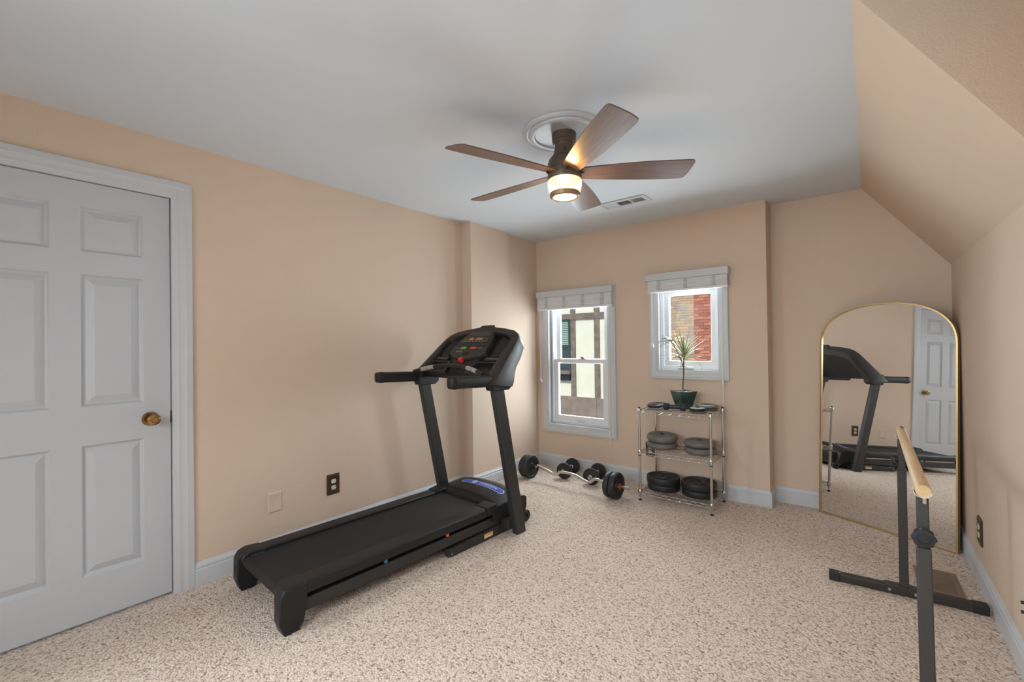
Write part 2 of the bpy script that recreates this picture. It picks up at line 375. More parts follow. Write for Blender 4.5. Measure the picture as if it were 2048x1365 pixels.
# woven roman shades pulled up
M_SHADE = mat('woven_shade_cloth', (.62, .63, .64), .8, bump=.5, bscale=30, vary=.12, vscale=6, stretch=(1, 1, 40))
M_TAPE = mat('shade_tape', (.47, .48, .49), .85, bump=.4, bscale=90, vary=.15, vscale=40)
M_CORD = mat('white_cord', (.78, .76, .72), .7, bump=.2, bscale=900)
def shade(label, cx0, cx1, zt, zb, fx0, fx1, zf, tapes):
    t = thing('roman_shade', label, 'shade', ((cx0+cx1)/2, D-.02, zb), 0, 'raised woven shades')
    ox, oy, oz = t.location
    def P(bb, n, m, par=t, **k): return bb.xf(Matrix.Translation((-ox, -oy, -oz))).build(n, m, par, **k)
    P(B().box(cx0, cx1, D-.075, D-.0205, zb, zt), 'valance', M_TRIM, bevel=.004)
    # stacked folds of cloth
    pts = []; n = 6
    fr = [(D-.068, zb-.001)]
    for i in range(n):
        zA = zb-(zb-zf-.018)*(i+.5)/n; fr.append((D-.070-.004*(i % 2), zA))
    fr.append((D-.068, zf+.018))
    bk = [(D-.024, zf+.018), (D-.024, zb-.001)]
    cl = P(B().prism(fr+bk, 'x', fx0, fx1), 'cloth', M_SHADE, sharp=60)
    for a, c in tapes:
        P(B().prism([(y-.0012, z) for y, z in fr]+[(y+.001, z) for y, z in reversed(fr)], 'x', a, c), 'tape', M_TAPE, cl)
    P(B().box(fx0-.003, fx1+.003, D-.073, D-.022, zf, zf+.018), 'bottom_rail', M_VINYL, bevel=.003)
    return t, P
def cord(P, xs, zt, ze, tassel=True, name='pull_cord', y=None, lead=None):
    y = D-.045 if y is None else y
    bb = B()
    for x in xs:
        path = [(x, y, zt), (x, y-.002, (zt+ze)/2), (x, y, ze)]
        if lead: path += lead
        bb.tube(path, .0014, 6)
    c = P(bb, name, M_CORD)
    if tassel:
        for i, x in enumerate(xs):
            zz_ = ze-.012*i
            P(B().lathe([(0, .012), (.004, .010), (.006, 0), (.0085, -.016), (.007, -.020), (0, -.021)], Matrix.Translation((x, y, zz_)), seg=14), 'tassel', M_VINYL, c)
t, P = shade('white raised woven shade with four grey tapes over the tall window', .096, .962, 1.806, 1.745, .118, .955, 1.612, [(.209, .247), (.423, .461), (.632, .671), (.841, .882)])
cord(P, (.128, .141), 1.62, .90, y=D-.050)
cord(P, (.914, .917), 1.62, .43, y=D-.050, lead=[(.912, D-.040, .30), (.905, D-.020, .16), (.885, D-.022, .13)], name='slack_cord')
t, P = shade('white raised woven shade with three grey tapes over the small window', 1.280, 1.958, 1.865, 1.803, 1.306, 1.950, 1.700, [(1.388, 1.421), (1.614, 1.645), (1.836, 1.864)])
cord(P, (1.328, 1.338), 1.71, 1.255, y=D-.050)
cord(P, (1.901, 1.904), 1.71, .955, y=D-.045, lead=[(1.902, D-.04, .70), (1.899, D-.02, .505)], name='slack_cord')
P(B().box(1.885, 1.912, D-.0145, D-.0005, .455, .500), 'cord_clip', M_TRIM, bevel=.003)

# ---------------------------------------------------------------- ceiling fan, medallion, vent
FX, FY = 1.611, 1.942
med = thing('ceiling_medallion', 'round white moulded plaster medallion above the fan', 'medallion', (FX, FY, H))
B().lathe([(.212, 0), (.212, -.006), (.205, -.012), (.196, -.014), (.190, -.010), (.184, -.010), (.178, -.018), (.165, -.022), (.152, -.018), (.147, -.011), (.140, -.009), (.0, -.009)], seg=64).build('moulded_ring', M_TRIM, med)
fan = thing('ceiling_fan', 'five-blade brown ceiling fan with glowing drum light', 'ceiling fan', (FX, FY, H-.009))
def fz(z): return z-(H-.009)
B().lathe([(0, 0), (.062, 0), (.063, -.006), (.062, -.030), (.058, -.034), (.058, -.038), (.060, -.042), (.052, -.052), (0, -.053)], seg=40).build('canopy', M_FANB, fan)
B().lathe([(.050, fz(2.296)), (.046, fz(2.283)), (.048, fz(2.270)), (.060, fz(2.225)), (.0, fz(2.222))], seg=40).build('coupler', M_FANB, fan)
B().lathe([(.058, fz(2.228)), (.070, fz(2.220)), (.080, fz(2.205)), (.086, fz(2.186)), (.087, fz(2.160)), (.087, fz(2.158)), (0, fz(2.158))], seg=48).build('motor_housing', M_FANB, fan)
B().lathe([(0, fz(2.158)), (.085, fz(2.158)), (.086, fz(2.150)), (.087, fz(2.112)), (.084, fz(2.104)), (0, fz(2.104))], seg=48).build('light_collar', M_FANB, fan)
def lamp_mat(name, tr, ecol, estr):
    m = bpy.data.materials.new(name); m.use_nodes = True; nt = m.node_tree; N = nt.nodes; L = nt.links
    b = N['Principled BSDF']; b.inputs['Base Color'].default_value = (.85, .78, .66, 1); b.inputs['Emission Color'].default_value = (*ecol, 1); b.inputs['Emission Strength'].default_value = estr
    t = N.new('ShaderNodeBsdfTransparent'); t.inputs[0].default_value = (1, .86, .64, 1); mx = N.new('ShaderNodeMixShader'); mx.inputs[0].default_value = tr
    L.new(b.outputs[0], mx.inputs[1]); L.new(t.outputs[0], mx.inputs[2]); L.new(mx.outputs[0], N['Material Output'].inputs[0]); return m
M_LAMP = lamp_mat('lit_lamp_glass', .25, (1.0, .66, .30), .40)
M_LENS = lamp_mat('lit_lens', .35, (1.0, .82, .55), 2.2)
bulb = light('fan_bulb', 'POINT', (FX, FY, 2.068), (0, 0, 0), 13, (1.0, .72, .40)); bulb.data.shadow_soft_size = .03; bulb.parent = fan; bulb.location = (0, 0, fz(2.066))
B().lathe([(.082, fz(2.104)), (.086, fz(2.096)), (.085, fz(2.070)), (.079, fz(2.044)), (.074, fz(2.036))], seg=48).build('glass_shade', M_LAMP, fan)
lr = B().lathe([(.076, fz(2.040)), (.078, fz(2.036)), (.074, fz(2.018)), (.066, fz(2.014)), (.060, fz(2.017)), (.060, fz(2.036))], seg=48, closed=True).build('lamp_ring', mat('lamp_ring_bronze', (.30, .19, .10), .4, metal=.3, bump=.02), fan)
B().lathe([(.0615, fz(2.020)), (.045, fz(2.014)), (0, fz(2.012))], seg=40).build('lens', M_LENS, lr)
for k in range(3):
    a = 2*pi*k/3+.6-pi/2
    B().cyl((.054*cos(a), .054*sin(a), fz(2.248)), (.060*cos(a), .060*sin(a), fz(2.248)), .005, 10).build('screw', M_BRONZE, fan)
M_BLADE = wood_mat('walnut_blade', (.115, .062, .044), (.18, .105, .075), .30, (4, 60, 60))
bl = B(); out = []
R0, R1 = .075, .635
n = 22
for i in range(n+1):
    s_ = i/n; x = R0+(R1-R0)*s_; w = .046+.030*sin(min(1, s_*1.25)*pi/2); out.append((x, w, w))
top = []; bot = []
lo = [(x, -wl) for x, wl, wh in out]; hi = [(x, wh) for x, wl, wh in out]
# angled rounded tip
hi = [p for p in hi if p[0] < R1-.045]+[(R1-.036, hi[-1][1]*.985), (R1-.026, hi[-1][1]*.94), (R1-.020, hi[-1][1]*.85)]
lo = [p for p in lo if p[0] < R1-.022]+[(R1-.012, lo[-1][1]*.97), (R1-.003, lo[-1][1]*.90), (R1, lo[-1][1]*.80), (R1-.001, lo[-1][1]*.4), (R1-.008, lo[-1][1]*-.4)]
poly = lo+list(reversed(hi))
bl.hexa([(x, y, -.003) for x, y in poly], [(x, y, .003) for x, y in poly])
bl.xf(Matrix.Rotation(radians(-13), 4, 'X'))
blade = bl.build('blade', M_BLADE, fan, loc=(0, 0, fz(2.139)))
for k in range(5):
    a = radians(36+72*k-1)
    o = blade if k == 0 else share(blade, 'blade', fan)
    o.rotation_euler = (0, 0, a)
    B().cyl((.085, -.02, 0), (.098, -.02, 0), .006, 10).build('blade_bolt', M_BRONZE, o, loc=(0, 0, -.006))
vent = thing('ceiling_vent', 'white three-section ceiling air register', 'vent', (1.368, 3.20, H))
b = B(); VX0, VX1, VY0, VY1 = -.185, .185, -.082, .082
secs = [(-.168, -.065), (-.052, .048), (.058, .150)]
xs = [VX0]+[c for s_ in secs for c in s_]+[VX1]
for i, (a, c) in enumerate(zip(xs, xs[1:])):
    if i % 2 == 0: b.box(a, c, VY0, VY1, -.008, 0)
    else: b.box(a, c, VY0, -.045, -.008, 0).box(a, c, .045, VY1, -.008, 0)
b.build('frame', M_TRIM, vent, bevel=.001)
M_DUCT = mat('dark_duct', (.012, .010, .009), .8, bump=.1)
for i, (a, c) in enumerate(secs):
    B().box(a, c, -.045, .045, -.0015, -.0005).build('duct_opening', mat('grey_duct', (.40, .40, .40), .8, bump=.1), vent)
    if i == 1:
        for k in range(6):
            y = -.04+.016*k; B().add([(a, y, -.008), (c, y, -.008), (c, y+.011, -.003), (a, y+.011, -.003)], [(0, 1, 2, 3)]).build('louver', M_TRIM, vent)
    else:
        for k in range(8):
            x = a+.006+(c-a-.008)*k/8; sg = 1 if i == 0 else -1
            B().add([(x, -.045, -.008 if sg > 0 else -.003), (x, .045, -.008 if sg > 0 else -.003), (x+.008, .045, -.003 if sg > 0 else -.008), (x+.008, -.045, -.003 if sg > 0 else -.008)], [(0, 1, 2, 3)]).build('louver', M_TRIM, vent)
for x in (VX0+.008, VX1-.012): B().cyl((x, 0, -.0095), (x, 0, -.007), .003, 8).build('screw', M_STEEL, vent)

# floor register
M_REG = mat('brown_register', (.24, .165, .11), .45, metal=.3, bump=.05)
fv = thing('floor_register', 'brown metal floor air register behind the ballet barre', 'vent', (3.075, 3.19, 0), radians(1.5))
ring(B(), -.085, .085, -.145, .145, .022, 0, .006, wb=.02, wt=.02).xf(Matrix(((1, 0, 0, 0), (0, 0, 1, 0), (0, 1, 0, 0), (0, 0, 0, 1)))).build('frame', M_REG, fv, bevel=.0015)
B().box(-.064, .064, -.126, .126, .0002, .001).build('duct_opening', M_DUCT, fv)
B().box(-.064, .064, -.003, .003, .001, .0055).build('crossbar', M_REG, fv)
for k in range(24):
    y = -.120+.0104*k
    B().box(-.064, .064, y-.0024, y+.0024, .0015, .005).build('slat', M_REG, fv)

# ---------------------------------------------------------------- wall plates
M_BRZP = mat('bronze_wall_plate', (.075, .042, .024), .4, metal=.25, bump=.05)
M_IVORY = mat('ivory_receptacle', (.72, .68, .60), .45, bump=.02)
M_PEACHP = mat('peach_painted_plate', (.66, .515, .40), .5, bump=.05)
def outlet(label, loc, rotz, w=.089, h=.135, plate=M_BRZP, holes=True, cat='outlet', name='wall_outlet'):
    """faces local -y, centre at its base"""
    t = thing(name, label, cat, loc, rotz)
    rr = [[(-w/2+i, -p, i), (w/2-i, -p, i), (w/2-i, -p, h-i), (-w/2+i, -p, h-i)] for i, p in ((0, 0), (0, .004), (.006, .0085), (.014, .0085), (.016, .0075))]
    B().loft(rr, cap1=True, cap0=True).build('plate', plate, t)
    if holes:
        for s_ in (-1, 1):
            zc = h/2+s_*.0205
            pts = [(.0165*cos(a)*1.0, zc+max(-.0135, min(.0135, .0175*sin(a)))) for a in [2*pi*k/24 for k in range(24)]]
            f = B().prism(pts, 'y', -.0105, -.007).build('receptacle', M_IVORY, t)
            B().box(-.0075, -.0055, -.0111, -.010, zc+.001, zc+.009).box(.0052, .0076, -.0111, -.010, zc, zc+.009).cyl((0, -.0111, zc-.006), (0, -.010, zc-.006), .0026, 10).build('slots', M_DARK, f)
        B().cyl((0, -.0095, h/2), (0, -.007, h/2), .003, 8).build('screw', M_BRONZE, t)
        for zc in (.022, h-.022):
            B().prism([(-w/2+.012, zc-.003), (w/2-.012, zc-.003), (w/2-.012, zc+.003), (-w/2+.012, zc+.003)], 'y', -.0095, -.007).build('ridge', plate, t)
    else:
        for zc in (.022, h-.022): B().cyl((0, -.0085, zc), (0, -.007, zc), .003, 8).build('screw', plate, t)
    return t
outlet('bronze wall outlet with two ivory sockets beside the treadmill', (0, 1.560, .277), pi/2)
outlet('blank peach-painted wall plate beside the treadmill belt', (0, 1.184, .272), pi/2, .080, .120, M_PEACHP, False, 'wall plate', 'wall_plate')
outlet('bronze wall outlet on the right wall beside the mirror', (xr(3.27), 3.27, .212), -pi/2-.0105, .105, .135)
outlet('bronze wall outlet low behind the wire rack', (1.283, D, .250), 0, .088, .125)
wp = outlet('white wall plate with two dark stubs on the right wall', (xr(2.45), 2.442, .226), -pi/2-.0105, .078, .115, M_TRIM, False, 'wall plate', 'wall_plate')
for zc in (.040, .075): B().cyl((.018, -.007, zc), (.018, -.022, zc), .006, 10).build('stub', M_BLACKM, wp)

# ---------------------------------------------------------------- treadmill
TA = radians(-3)
tm = thing('treadmill', 'black folding treadmill with blue badge on its motor hood', 'treadmill', (.806-.3035*cos(TA)*1.0, .867-.3035*sin(TA), 0), TA)
HW = .304
for s_ in (-1, 1):
    # rear foot cap
    prof = [(.012, 0), (.074, 0), (.098, .035), (.112, .10), (.116, .170), (.112, .200), (.045, .207), (.012, .196), (-.006, .165), (-.008, .06)]
    xa, xb = s_*(HW-.062), s_*(HW+.006)
    cap = B().prism(prof, 'x', min(xa, xb), max(xa, xb))
    prof2 = [(.118, .150), (.118, .203), (.05, .208), (.018, .198), (.004, .178), (.010, .150)]
    cap.prism(prof2, 'x', min(s_*(HW-.098), xb)+.0005, max(s_*(HW-.098), xb)-.0005)
    c = cap.build('rear_foot', M_BLACK, tm, bevel=.006)
    B().box(s_*(HW-.02)-.008, s_*(HW-.02)+.008, -.0095, -.002, .085, .135).build('slot', M_DARK, c, bevel=.003)
    # foot rail
    a, d_ = s_*.213, s_*(HW+.002)
    prof = [(a, .160), (d_, .148), (d_+s_*.003, .178), (d_, .192), (d_-s_*.012, .202), (a+s_*.006, .203), (a, .198)]
    B().prism(prof, 'y', .112, 1.262).build('foot_rail', M_BLACKM if False else M_BLACK, tm, bevel=.002)
    B().box(min(s_*.250, s_*.292), max(s_*.250, s_*.292), .10, 1.52, .064, .122).build('frame_rail', M_BLACKM, tm, bevel=.003)
    # corner block between hood and rail
    B().prism([(1.266, .152), (1.266, .206), (1.345, .215), (1.345, .152)], 'x', min(s_*.205, s_*(HW+.006)), max(s_*.205, s_*(HW+.006))).build('hood_bracket', M_BLACK, tm, bevel=.004)
B().box(-.213, .213, .05, 1.42, .128, .168).build('deck', M_DARK, tm)
# belt: closed loop
R_ = .027; loop = []
for k in range(9):
    a = pi/2+pi*k/8; loop.append((.035+R_*cos(a), .158+R_*sin(a)))
for k in range(9):
    a = -pi/2+pi*k/8; loop.append((1.44+R_*cos(a), .158+R_*sin(a)))
inn = []
for k in range(9):
    a = pi/2+pi*k/8; inn.append((.035+(R_-.003)*cos(a), .158+(R_-.003)*sin(a)))
for k in range(9):
    a = -pi/2+pi*k/8; inn.append((1.44+(R_-.003)*cos(a), .158+(R_-.003)*sin(a)))
BW = .2125
B().loft([[(-BW, y, z) for y, z in loop], [(BW, y, z) for y, z in loop], [(BW, y, z) for y, z in inn], [(-BW, y, z) for y, z in inn]], close=True).build('belt', M_BELT, tm)
B().cyl((-.225, .035, .158), (.225, .035, .158), .0235, 20).build('rear_roller', M_STEEL, tm)
B().box(-.2105, -.199, .045, .105, .1852, .1885).build('roller_guard', M_STEEL, tm)
for y, c, nm in ((.955, (.75, .22, .05), 'orange'), (.535, (.05, .22, .42), 'blue')):
    for s_ in (-1, 1):
        B().cyl((s_*.278, y, .122), (s_*.278, y, .150), .011, 14).build('cushion_'+'pad', mat(nm+'_pad', c, .5, bump=.1), tm)
# motor hood
def hood(T, s_):
    """s_ in 0..1 from lip to nose -> (y, z)"""
    q = min(1, abs(T)/.312); side = 1-.30*q**3
    ys_ = [1.345, 1.352, 1.372, 1.43, 1.50, 1.56, 1.61, 1.645, 1.662]
    zs_ = [.188, .205, .228, .240, .250, .256, .244, .205, .14]
    u = s_*(len(ys_)-1); i = min(int(u), len(ys_)-2); f = u-i
    y = ys_[i]*(1-f)+ys_[i+1]*f; z = zs_[i]*(1-f)+zs_[i+1]*f
    if s_ < .5: y -= .03*q**2*(1-s_*2)
    y -= .06*q**4*max(0, s_-.6)
    z = .10+(z-.10)*side if z > .10 else z
    z = max(z, .19*(1-q)+.19*q if s_ < .1 else z)
    return y, z
ln = []
NT = 24
for i in range(NT+1):
    T = -.310+.620*i/NT; row = []
    row.append((T, hood(T, 0)[0], .10))
    for k in range(25):
        y, z = hood(T, k/24); row.append((T, y, z))
    row.append((T, hood(T, 1)[0], .07)); ln.append(row)
hb = B().strip(ln)
for T in (-.310, .310):
    row = ln[0] if T < 0 else ln[-1]
    n0 = len(hb.v); hb.v += row; hb.f.append(tuple(range(n0, n0+len(row))))
hd = hb.build('motor_hood', M_BLACK, tm, sharp=50)
def hood_z(T, y):
    best = None
    for k in range(49):
        a = k/48; yy, z = hood(T, a)
        if best is None or abs(yy-y) < best[0]: best = (abs(yy-y), a)
    lo_, hi_ = max(0, best[1]-.03), min(1, best[1]+.03)
    for _ in range(24):
        md = (lo_+hi_)/2
        if hood(T, md)[0] < y: lo_ = md
        else: hi_ = md
    return hood(T, lo_)[1]
M_BLUE = mat('badge_blue', (.03, .095, .52), .35, bump=.02)
M_WHITE = mat('badge_white', (.8, .82, .85), .5, bump=.02)
def badge(w0, w1, yc, hh, lift, bow=.010):
    rows = []
    for i in range(33):
        T = w0+(w1-w0)*i/32; e = min(1, (1-abs(2*i/32-1))/.12); h = hh*sqrt(max(0, 1-(1-e)**2)); h = max(h, .0004)
        y = yc-bow*((2*i/32-1)**2)
        rows.append([(T, y+h*k, hood_z(T, y+h*k)+lift) for k in (-1, -.5, 0, .5, 1)])
    return B().strip(rows)
BC0, BC1, BY = -.175, .235, 1.500
badge(BC0-.006, BC1+.006, BY, .0265, .0012).build('badge_border', M_WHITE, hd)
bd = badge(BC0, BC1, BY, .0235, .0022).build('badge', M_BLUE, hd)
v, f = text_mesh('HORIZON', .036)
def bowy(T): return BY-.010*((2*(T-BC0)/(BC1-BC0)-1)**2)
def drape(v, f, cx, sx=1.0, lift=.0036):
    return B().add([(cx+x*sx, bowy(cx+x*sx)+y, hood_z(cx+x*sx, bowy(cx+x*sx)+y)+lift) for x, y, z in v], f)
drape(v, f, .085, 1.05).build('badge_lettering', M_WHITE, hd)
def ring2d(r1, r2, n=28):
    v = []; 
    for k in range(n):
        a = 2*pi*k/n; v += [(r1*cos(a), r1*sin(a), 0), (r2*cos(a), r2*sin(a), 0)]
    return v, [(2*k, 2*((k+1) % n), 2*((k+1) % n)+1, 2*k+1) for k in range(n)]
v, f = ring2d(.0150, .0205); em = drape(v, f, -.055)
v, f = ring2d(.0, .006, 14); em2 = drape(v, f, -.055)
for k in range(6):
    a = k*pi/3; q = [(.005*cos(a-.5), .005*sin(a-.5), 0), (.014*cos(a-.1), .014*sin(a-.1), 0), (.014*cos(a+.25), .014*sin(a+.25), 0), (.005*cos(a+.5), .005*sin(a+.5), 0)]
    vv = drape(q, [(0, 1, 2, 3)], -.055); em2.add(vv.v, vv.f)
em.add(em2.v, em2.f); em.build('badge_emblem', M_WHITE, hd)
B().box(-.02, .02, 1.600, 1.606, .236, .243).build('hood_clip', M_SILVERPL, hd)
# base frame on the floor
for s_ in (-1, 1):
    xa = s_*.262; xb = s_*.306
    lg = B().prism([(.945, .002), (.945, .048), (1.30, .062), (1.50, .064), (1.50, .002)], 'x', min(xa, xb), max(xa, xb)).build('base_leg', M_BLACKM, tm, bevel=.003)
    if s_ > 0:
        B().box(.3062, .3068, 1.235, 1.315, .018, .046).build('warning_label', mat('warning_label', (.72, .42, .12), .6, vary=.3, vscale=90), lg)
        B().box(.3067, .3072, 1.24, 1.31, .020, .032).build('label_text', mat('label_cream', (.75, .66, .5), .6, vary=.35, vscale=160), lg)
    B().cyl((s_*.3065, .965, .02), (s_*.308, .965, .02), .005, 10).build('bolt', M_STEEL, lg)
    # pivot bracket, wheel
    B().box(min(s_*.30, s_*.365), max(s_*.30, s_*.365), 1.40, 1.50, .035, .095).build('pivot_bracket', M_BLACKM, tm, bevel=.003)
    wl = B().lathe([(.010, -.014), (.036, -.014), (.040, -.010), (.040, .010), (.036, .014), (.010, .014)], Matrix.Translation((s_*.29, 1.665, .041)) @ Matrix.Rotation(pi/2, 4, 'Y'), closed=True).build('transport_wheel', M_DARK, tm)
    B().prism([(1.60, .05), (1.68, .05), (1.70, .10), (1.70, .165), (1.665, .182), (1.60, .182)], 'x', min(s_*.235, s_*.275), max(s_*.235, s_*.275)).build('front_bumper', M_BLACK, tm, bevel=.006)
B().box(-.30, .30, 1.46, 1.52, .03, .075).build('base_crossbar', M_BLACKM, tm, bevel=.003)
B().box(-.30, .30, 1.60, 1.655, .045, .10).build('front_crossbar', M_BLACKM, tm, bevel=.003)
# uprights
for s_ in (-1, 1):
    def sec(y0_, y1_, z, xo=.404, xi=.356):
        return [(s_*xi, y0_, z), (s_*xo, y0_, z), (s_*xo, y1_, z), (s_*xi, y1_, z)]
    B().hexa(sec(1.450, 1.538, .0), sec(1.240, 1.330, 1.02)).build('upright', M_BLACKM, tm, bevel=.007, seg=3)
    B().hexa(sec(1.4515, 1.5365, .0003, .4025, .3575), sec(1.4495, 1.5345, .010, .4025, .3575)).build('upright_foot', M_RUBBER, tm)
# console -- face plane coordinates (T, e, n)
E0 = Vector((0, 1.24, 1.07)); EV = Vector((0, .732, .681)); NV = Vector((0, .681, -.732))   # NV points away from the runner
def cp(T, e, n_=0): return tuple(E0+Vector((T, 0, 0))+EV*e+NV*n_)
half = [(.430, -.075), (.426, 0), (.416, .07), (.404, .17), (.389, .29), (.376, .36), (.350, .405), (.300, .437), (.20, .462), (.11, .476), (.075, .482), (.060, .505)]
outer = half+[(-a, e) for a, e in reversed(half)]
ihalf = [(.372, -.060), (.350, .02), (.335, .10), (.328, .19), (.333, .285), (.326, .335), (.300, .365), (.25, .385), (.18, .400), (.11, .412), (.07, .418), (.03, .420)]
inner = ihalf+[(-a, e) for a, e in reversed(ihalf)]
BKP = [(-.075, 1.395, .990), (0, 1.415, 1.020), (.07, 1.435, 1.060), (.17, 1.462, 1.108), (.29, 1.528, 1.170), (.36, 1.580, 1.235), (.405, 1.598, 1.280), (.44, 1.608, 1.310), (.48, 1.618, 1.350), (.51, 1.628, 1.375)]
def bkp(e):
    for (e0, y0_, z0_), (e1, y1_, z1_) in zip(BKP, BKP[1:]):
        if e <= e1 or e1 == .51:
            f_ = max(0, min(1, (e-e0)/(e1-e0))); return (y0_+(y1_-y0_)*f_, z0_+(z1_-z0_)*f_)
def back(a, e, f_=1.0, k=1.0):
    p = cp(a, e, 0); q = bkp(e); return (a*k, p[1]+(q[0]-p[1])*f_, p[2]+(q[1]-p[2])*f_)
rings = [[back(a, e, 1, .985) for a, e in outer], [back(a, e, .90) for a, e in outer], [back(a, e, .12, 1.004) for a, e in outer], [cp(a*.995, e-.002, .003) for a, e in outer], [cp(a*.97, e-.008, -.004) for a, e in outer],
         [cp(a*1.03, e+.004, -.004) for a, e in inner], [cp(a, e, .004) for a, e in inner], [cp(a*.985, e-.004, .050) for a, e in inner], [back(a*.985, e, .97) for a, e in inner]]
nO = len(outer)
cb = B()
vs = [p for r in rings for p in r]; fs = []
nR = len(rings)
for i in range(nR):
    j = (i+1) % nR
    for k in range(nO-1): fs.append((i*nO+k, i*nO+k+1, j*nO+k+1, j*nO+k))
cb.add(vs, fs)
for k in (0, nO-1):
    n0 = len(cb.v); cb.v += [r[k] for r in rings]; cb.f.append(tuple(range(n0, n0+nR)))
M_CONS = mat('console_plastic', (.022, .019, .017), .42, bump=.15, bscale=600, spec=.4)
face = [(a, e) for a, e in inner if e > .01]
shell = cb.build('console_shell', M_CONS, tm, sharp=40)
B().hexa([cp(a*.99, e-.004, .070) for a, e in face], [cp(a*.99, e-.004, .040) for a, e in face]).build('console_face', M_DARK, tm, sharp=30)
# centre module
cen = [(-.150, .165), (-.185, .205), (-.172, .29), (-.150, .375), (-.120, .425), (.120, .425), (.150, .375), (.172, .29), (.185, .205), (.150, .165), (.08, .135), (0, .126), (-.08, .135)]
md = B().loft([[cp(a, e, .042) for a, e in cen], [cp(a, e, -.002) for a, e in cen], [cp(a*.96, .27+(e-.27)*.96, -.012) for a, e in cen]], cap1=True).build('control_module', M_CONS, tm, bevel=.002, sharp=40)
def plate2(name, pts, n0_, n1_, m, par): return B().hexa([cp(a, e, n0_) for a, e in pts], [cp(a, e, n1_) for a, e in pts]).build(name, m, par)
plate2('upper_panel', [(-.115, .365), (.115, .365), (.105, .418), (-.105, .418)], -.010, -.014, mat('console_panel', (.05, .043, .038), .45, bump=.1), md)
dsp = plate2('display', [(-.140, .300), (.140, .300), (.128, .358), (-.128, .358)], -.010, -.0145, mat('display_plastic', (.035, .027, .022), .25, bump=.02), md)
M_LED = mat('amber_digits', (.45, .2, .05), .5, emit=(1, .42, .1), estr=.25)
b = B()
def seg_digit(b, cx, ce, w, h):
    for (a0, e0, a1, e1) in ((-w, h, w, h), (-w, 0, w, 0), (-w, -h, w, -h), (-w, 0, -w, h), (w, 0, w, h), (-w, -h, -w, 0), (w, -h, w, 0)):
        t_ = .0012
        if a0 == a1: q = [(cx+a0-t_, ce+e0), (cx+a0+t_, ce+e0), (cx+a0+t_, ce+e1), (cx+a0-t_, ce+e1)]
        else: q = [(cx+a0, ce+e0-t_), (cx+a1, ce+e0-t_), (cx+a1, ce+e0+t_), (cx+a0, ce+e0+t_)]
        b.add([cp(x, e, -.0152) for x, e in q], [(0, 1, 2, 3)])
for cx in (-.060, -.045, -.030, .012, .030, .045, .060): seg_digit(b, cx, .334, .005, .009)
b.build('display_digits', M_LED, dsp)
b = B()
for k in range(6):
    cx = -.09+.036*k; b.add([cp(cx+dx, .308+de, -.0152) for dx, de in ((-.006, -.002), (.006, -.002), (.006, .002), (-.006, .002))], [(0, 1, 2, 3)])
b.build('display_labels', M_SILVERPL, dsp)
plate2('tray_slot', [(-.165, .262), (.165, .262), (.150, .288), (-.150, .288)], -.010, -.0135, M_DARK, md)
plate2('start_button', [(-.088, .228), (-.028, .228), (-.032, .252), (-.086, .252)], -.010, -.016, mat('green_button', (.10, .34, .05), .4, bump=.02), md)
plate2('stop_button', [(.012, .228), (.072, .228), (.070, .252), (.016, .252)], -.010, -.016, mat('red_button', (.50, .06, .045), .4, bump=.02), md)
M_GREYB = mat('grey_button', (.09, .085, .08), .45, bump=.02)
for cx in (-.130, -.108, .092, .112, .130): plate2('key', [(cx-.007, .232), (cx+.007, .232), (cx+.007, .248), (cx-.007, .248)], -.010, -.0145, M_GREYB, md)
v, f = text_mesh('HORIZON', .014)
B().add([cp(x-.085, .205+y, -.0128) for x, y, z in v], f).build('module_lettering', M_SILVERPL, md)
for k in range(6): plate2('speaker_slit', [(-.028+.010*k, .168), (-.023+.010*k, .168), (-.016+.010*k, .200), (-.021+.010*k, .200)], -.010, -.0132, M_DARK, md)
sk = B().hexa([cp(a, e, .004) for a, e in ((-.019, .106), (.019, .106), (.019, .141), (-.019, .141))], [cp(a, e, -.022) for a, e in ((-.017, .110), (.017, .110), (.017, .138), (-.017, .138))]).build('safety_key', mat('red_key', (.62, .03, .03), .4, bump=.02), tm, bevel=.0012)
B().tube([cp(0, .11, -.01), cp(.001, .06, -.02), cp(-.004, -.02, -.03), cp(-.012, -.05, -.02)], .0016, 6).build('safety_cord', M_DARK, sk)
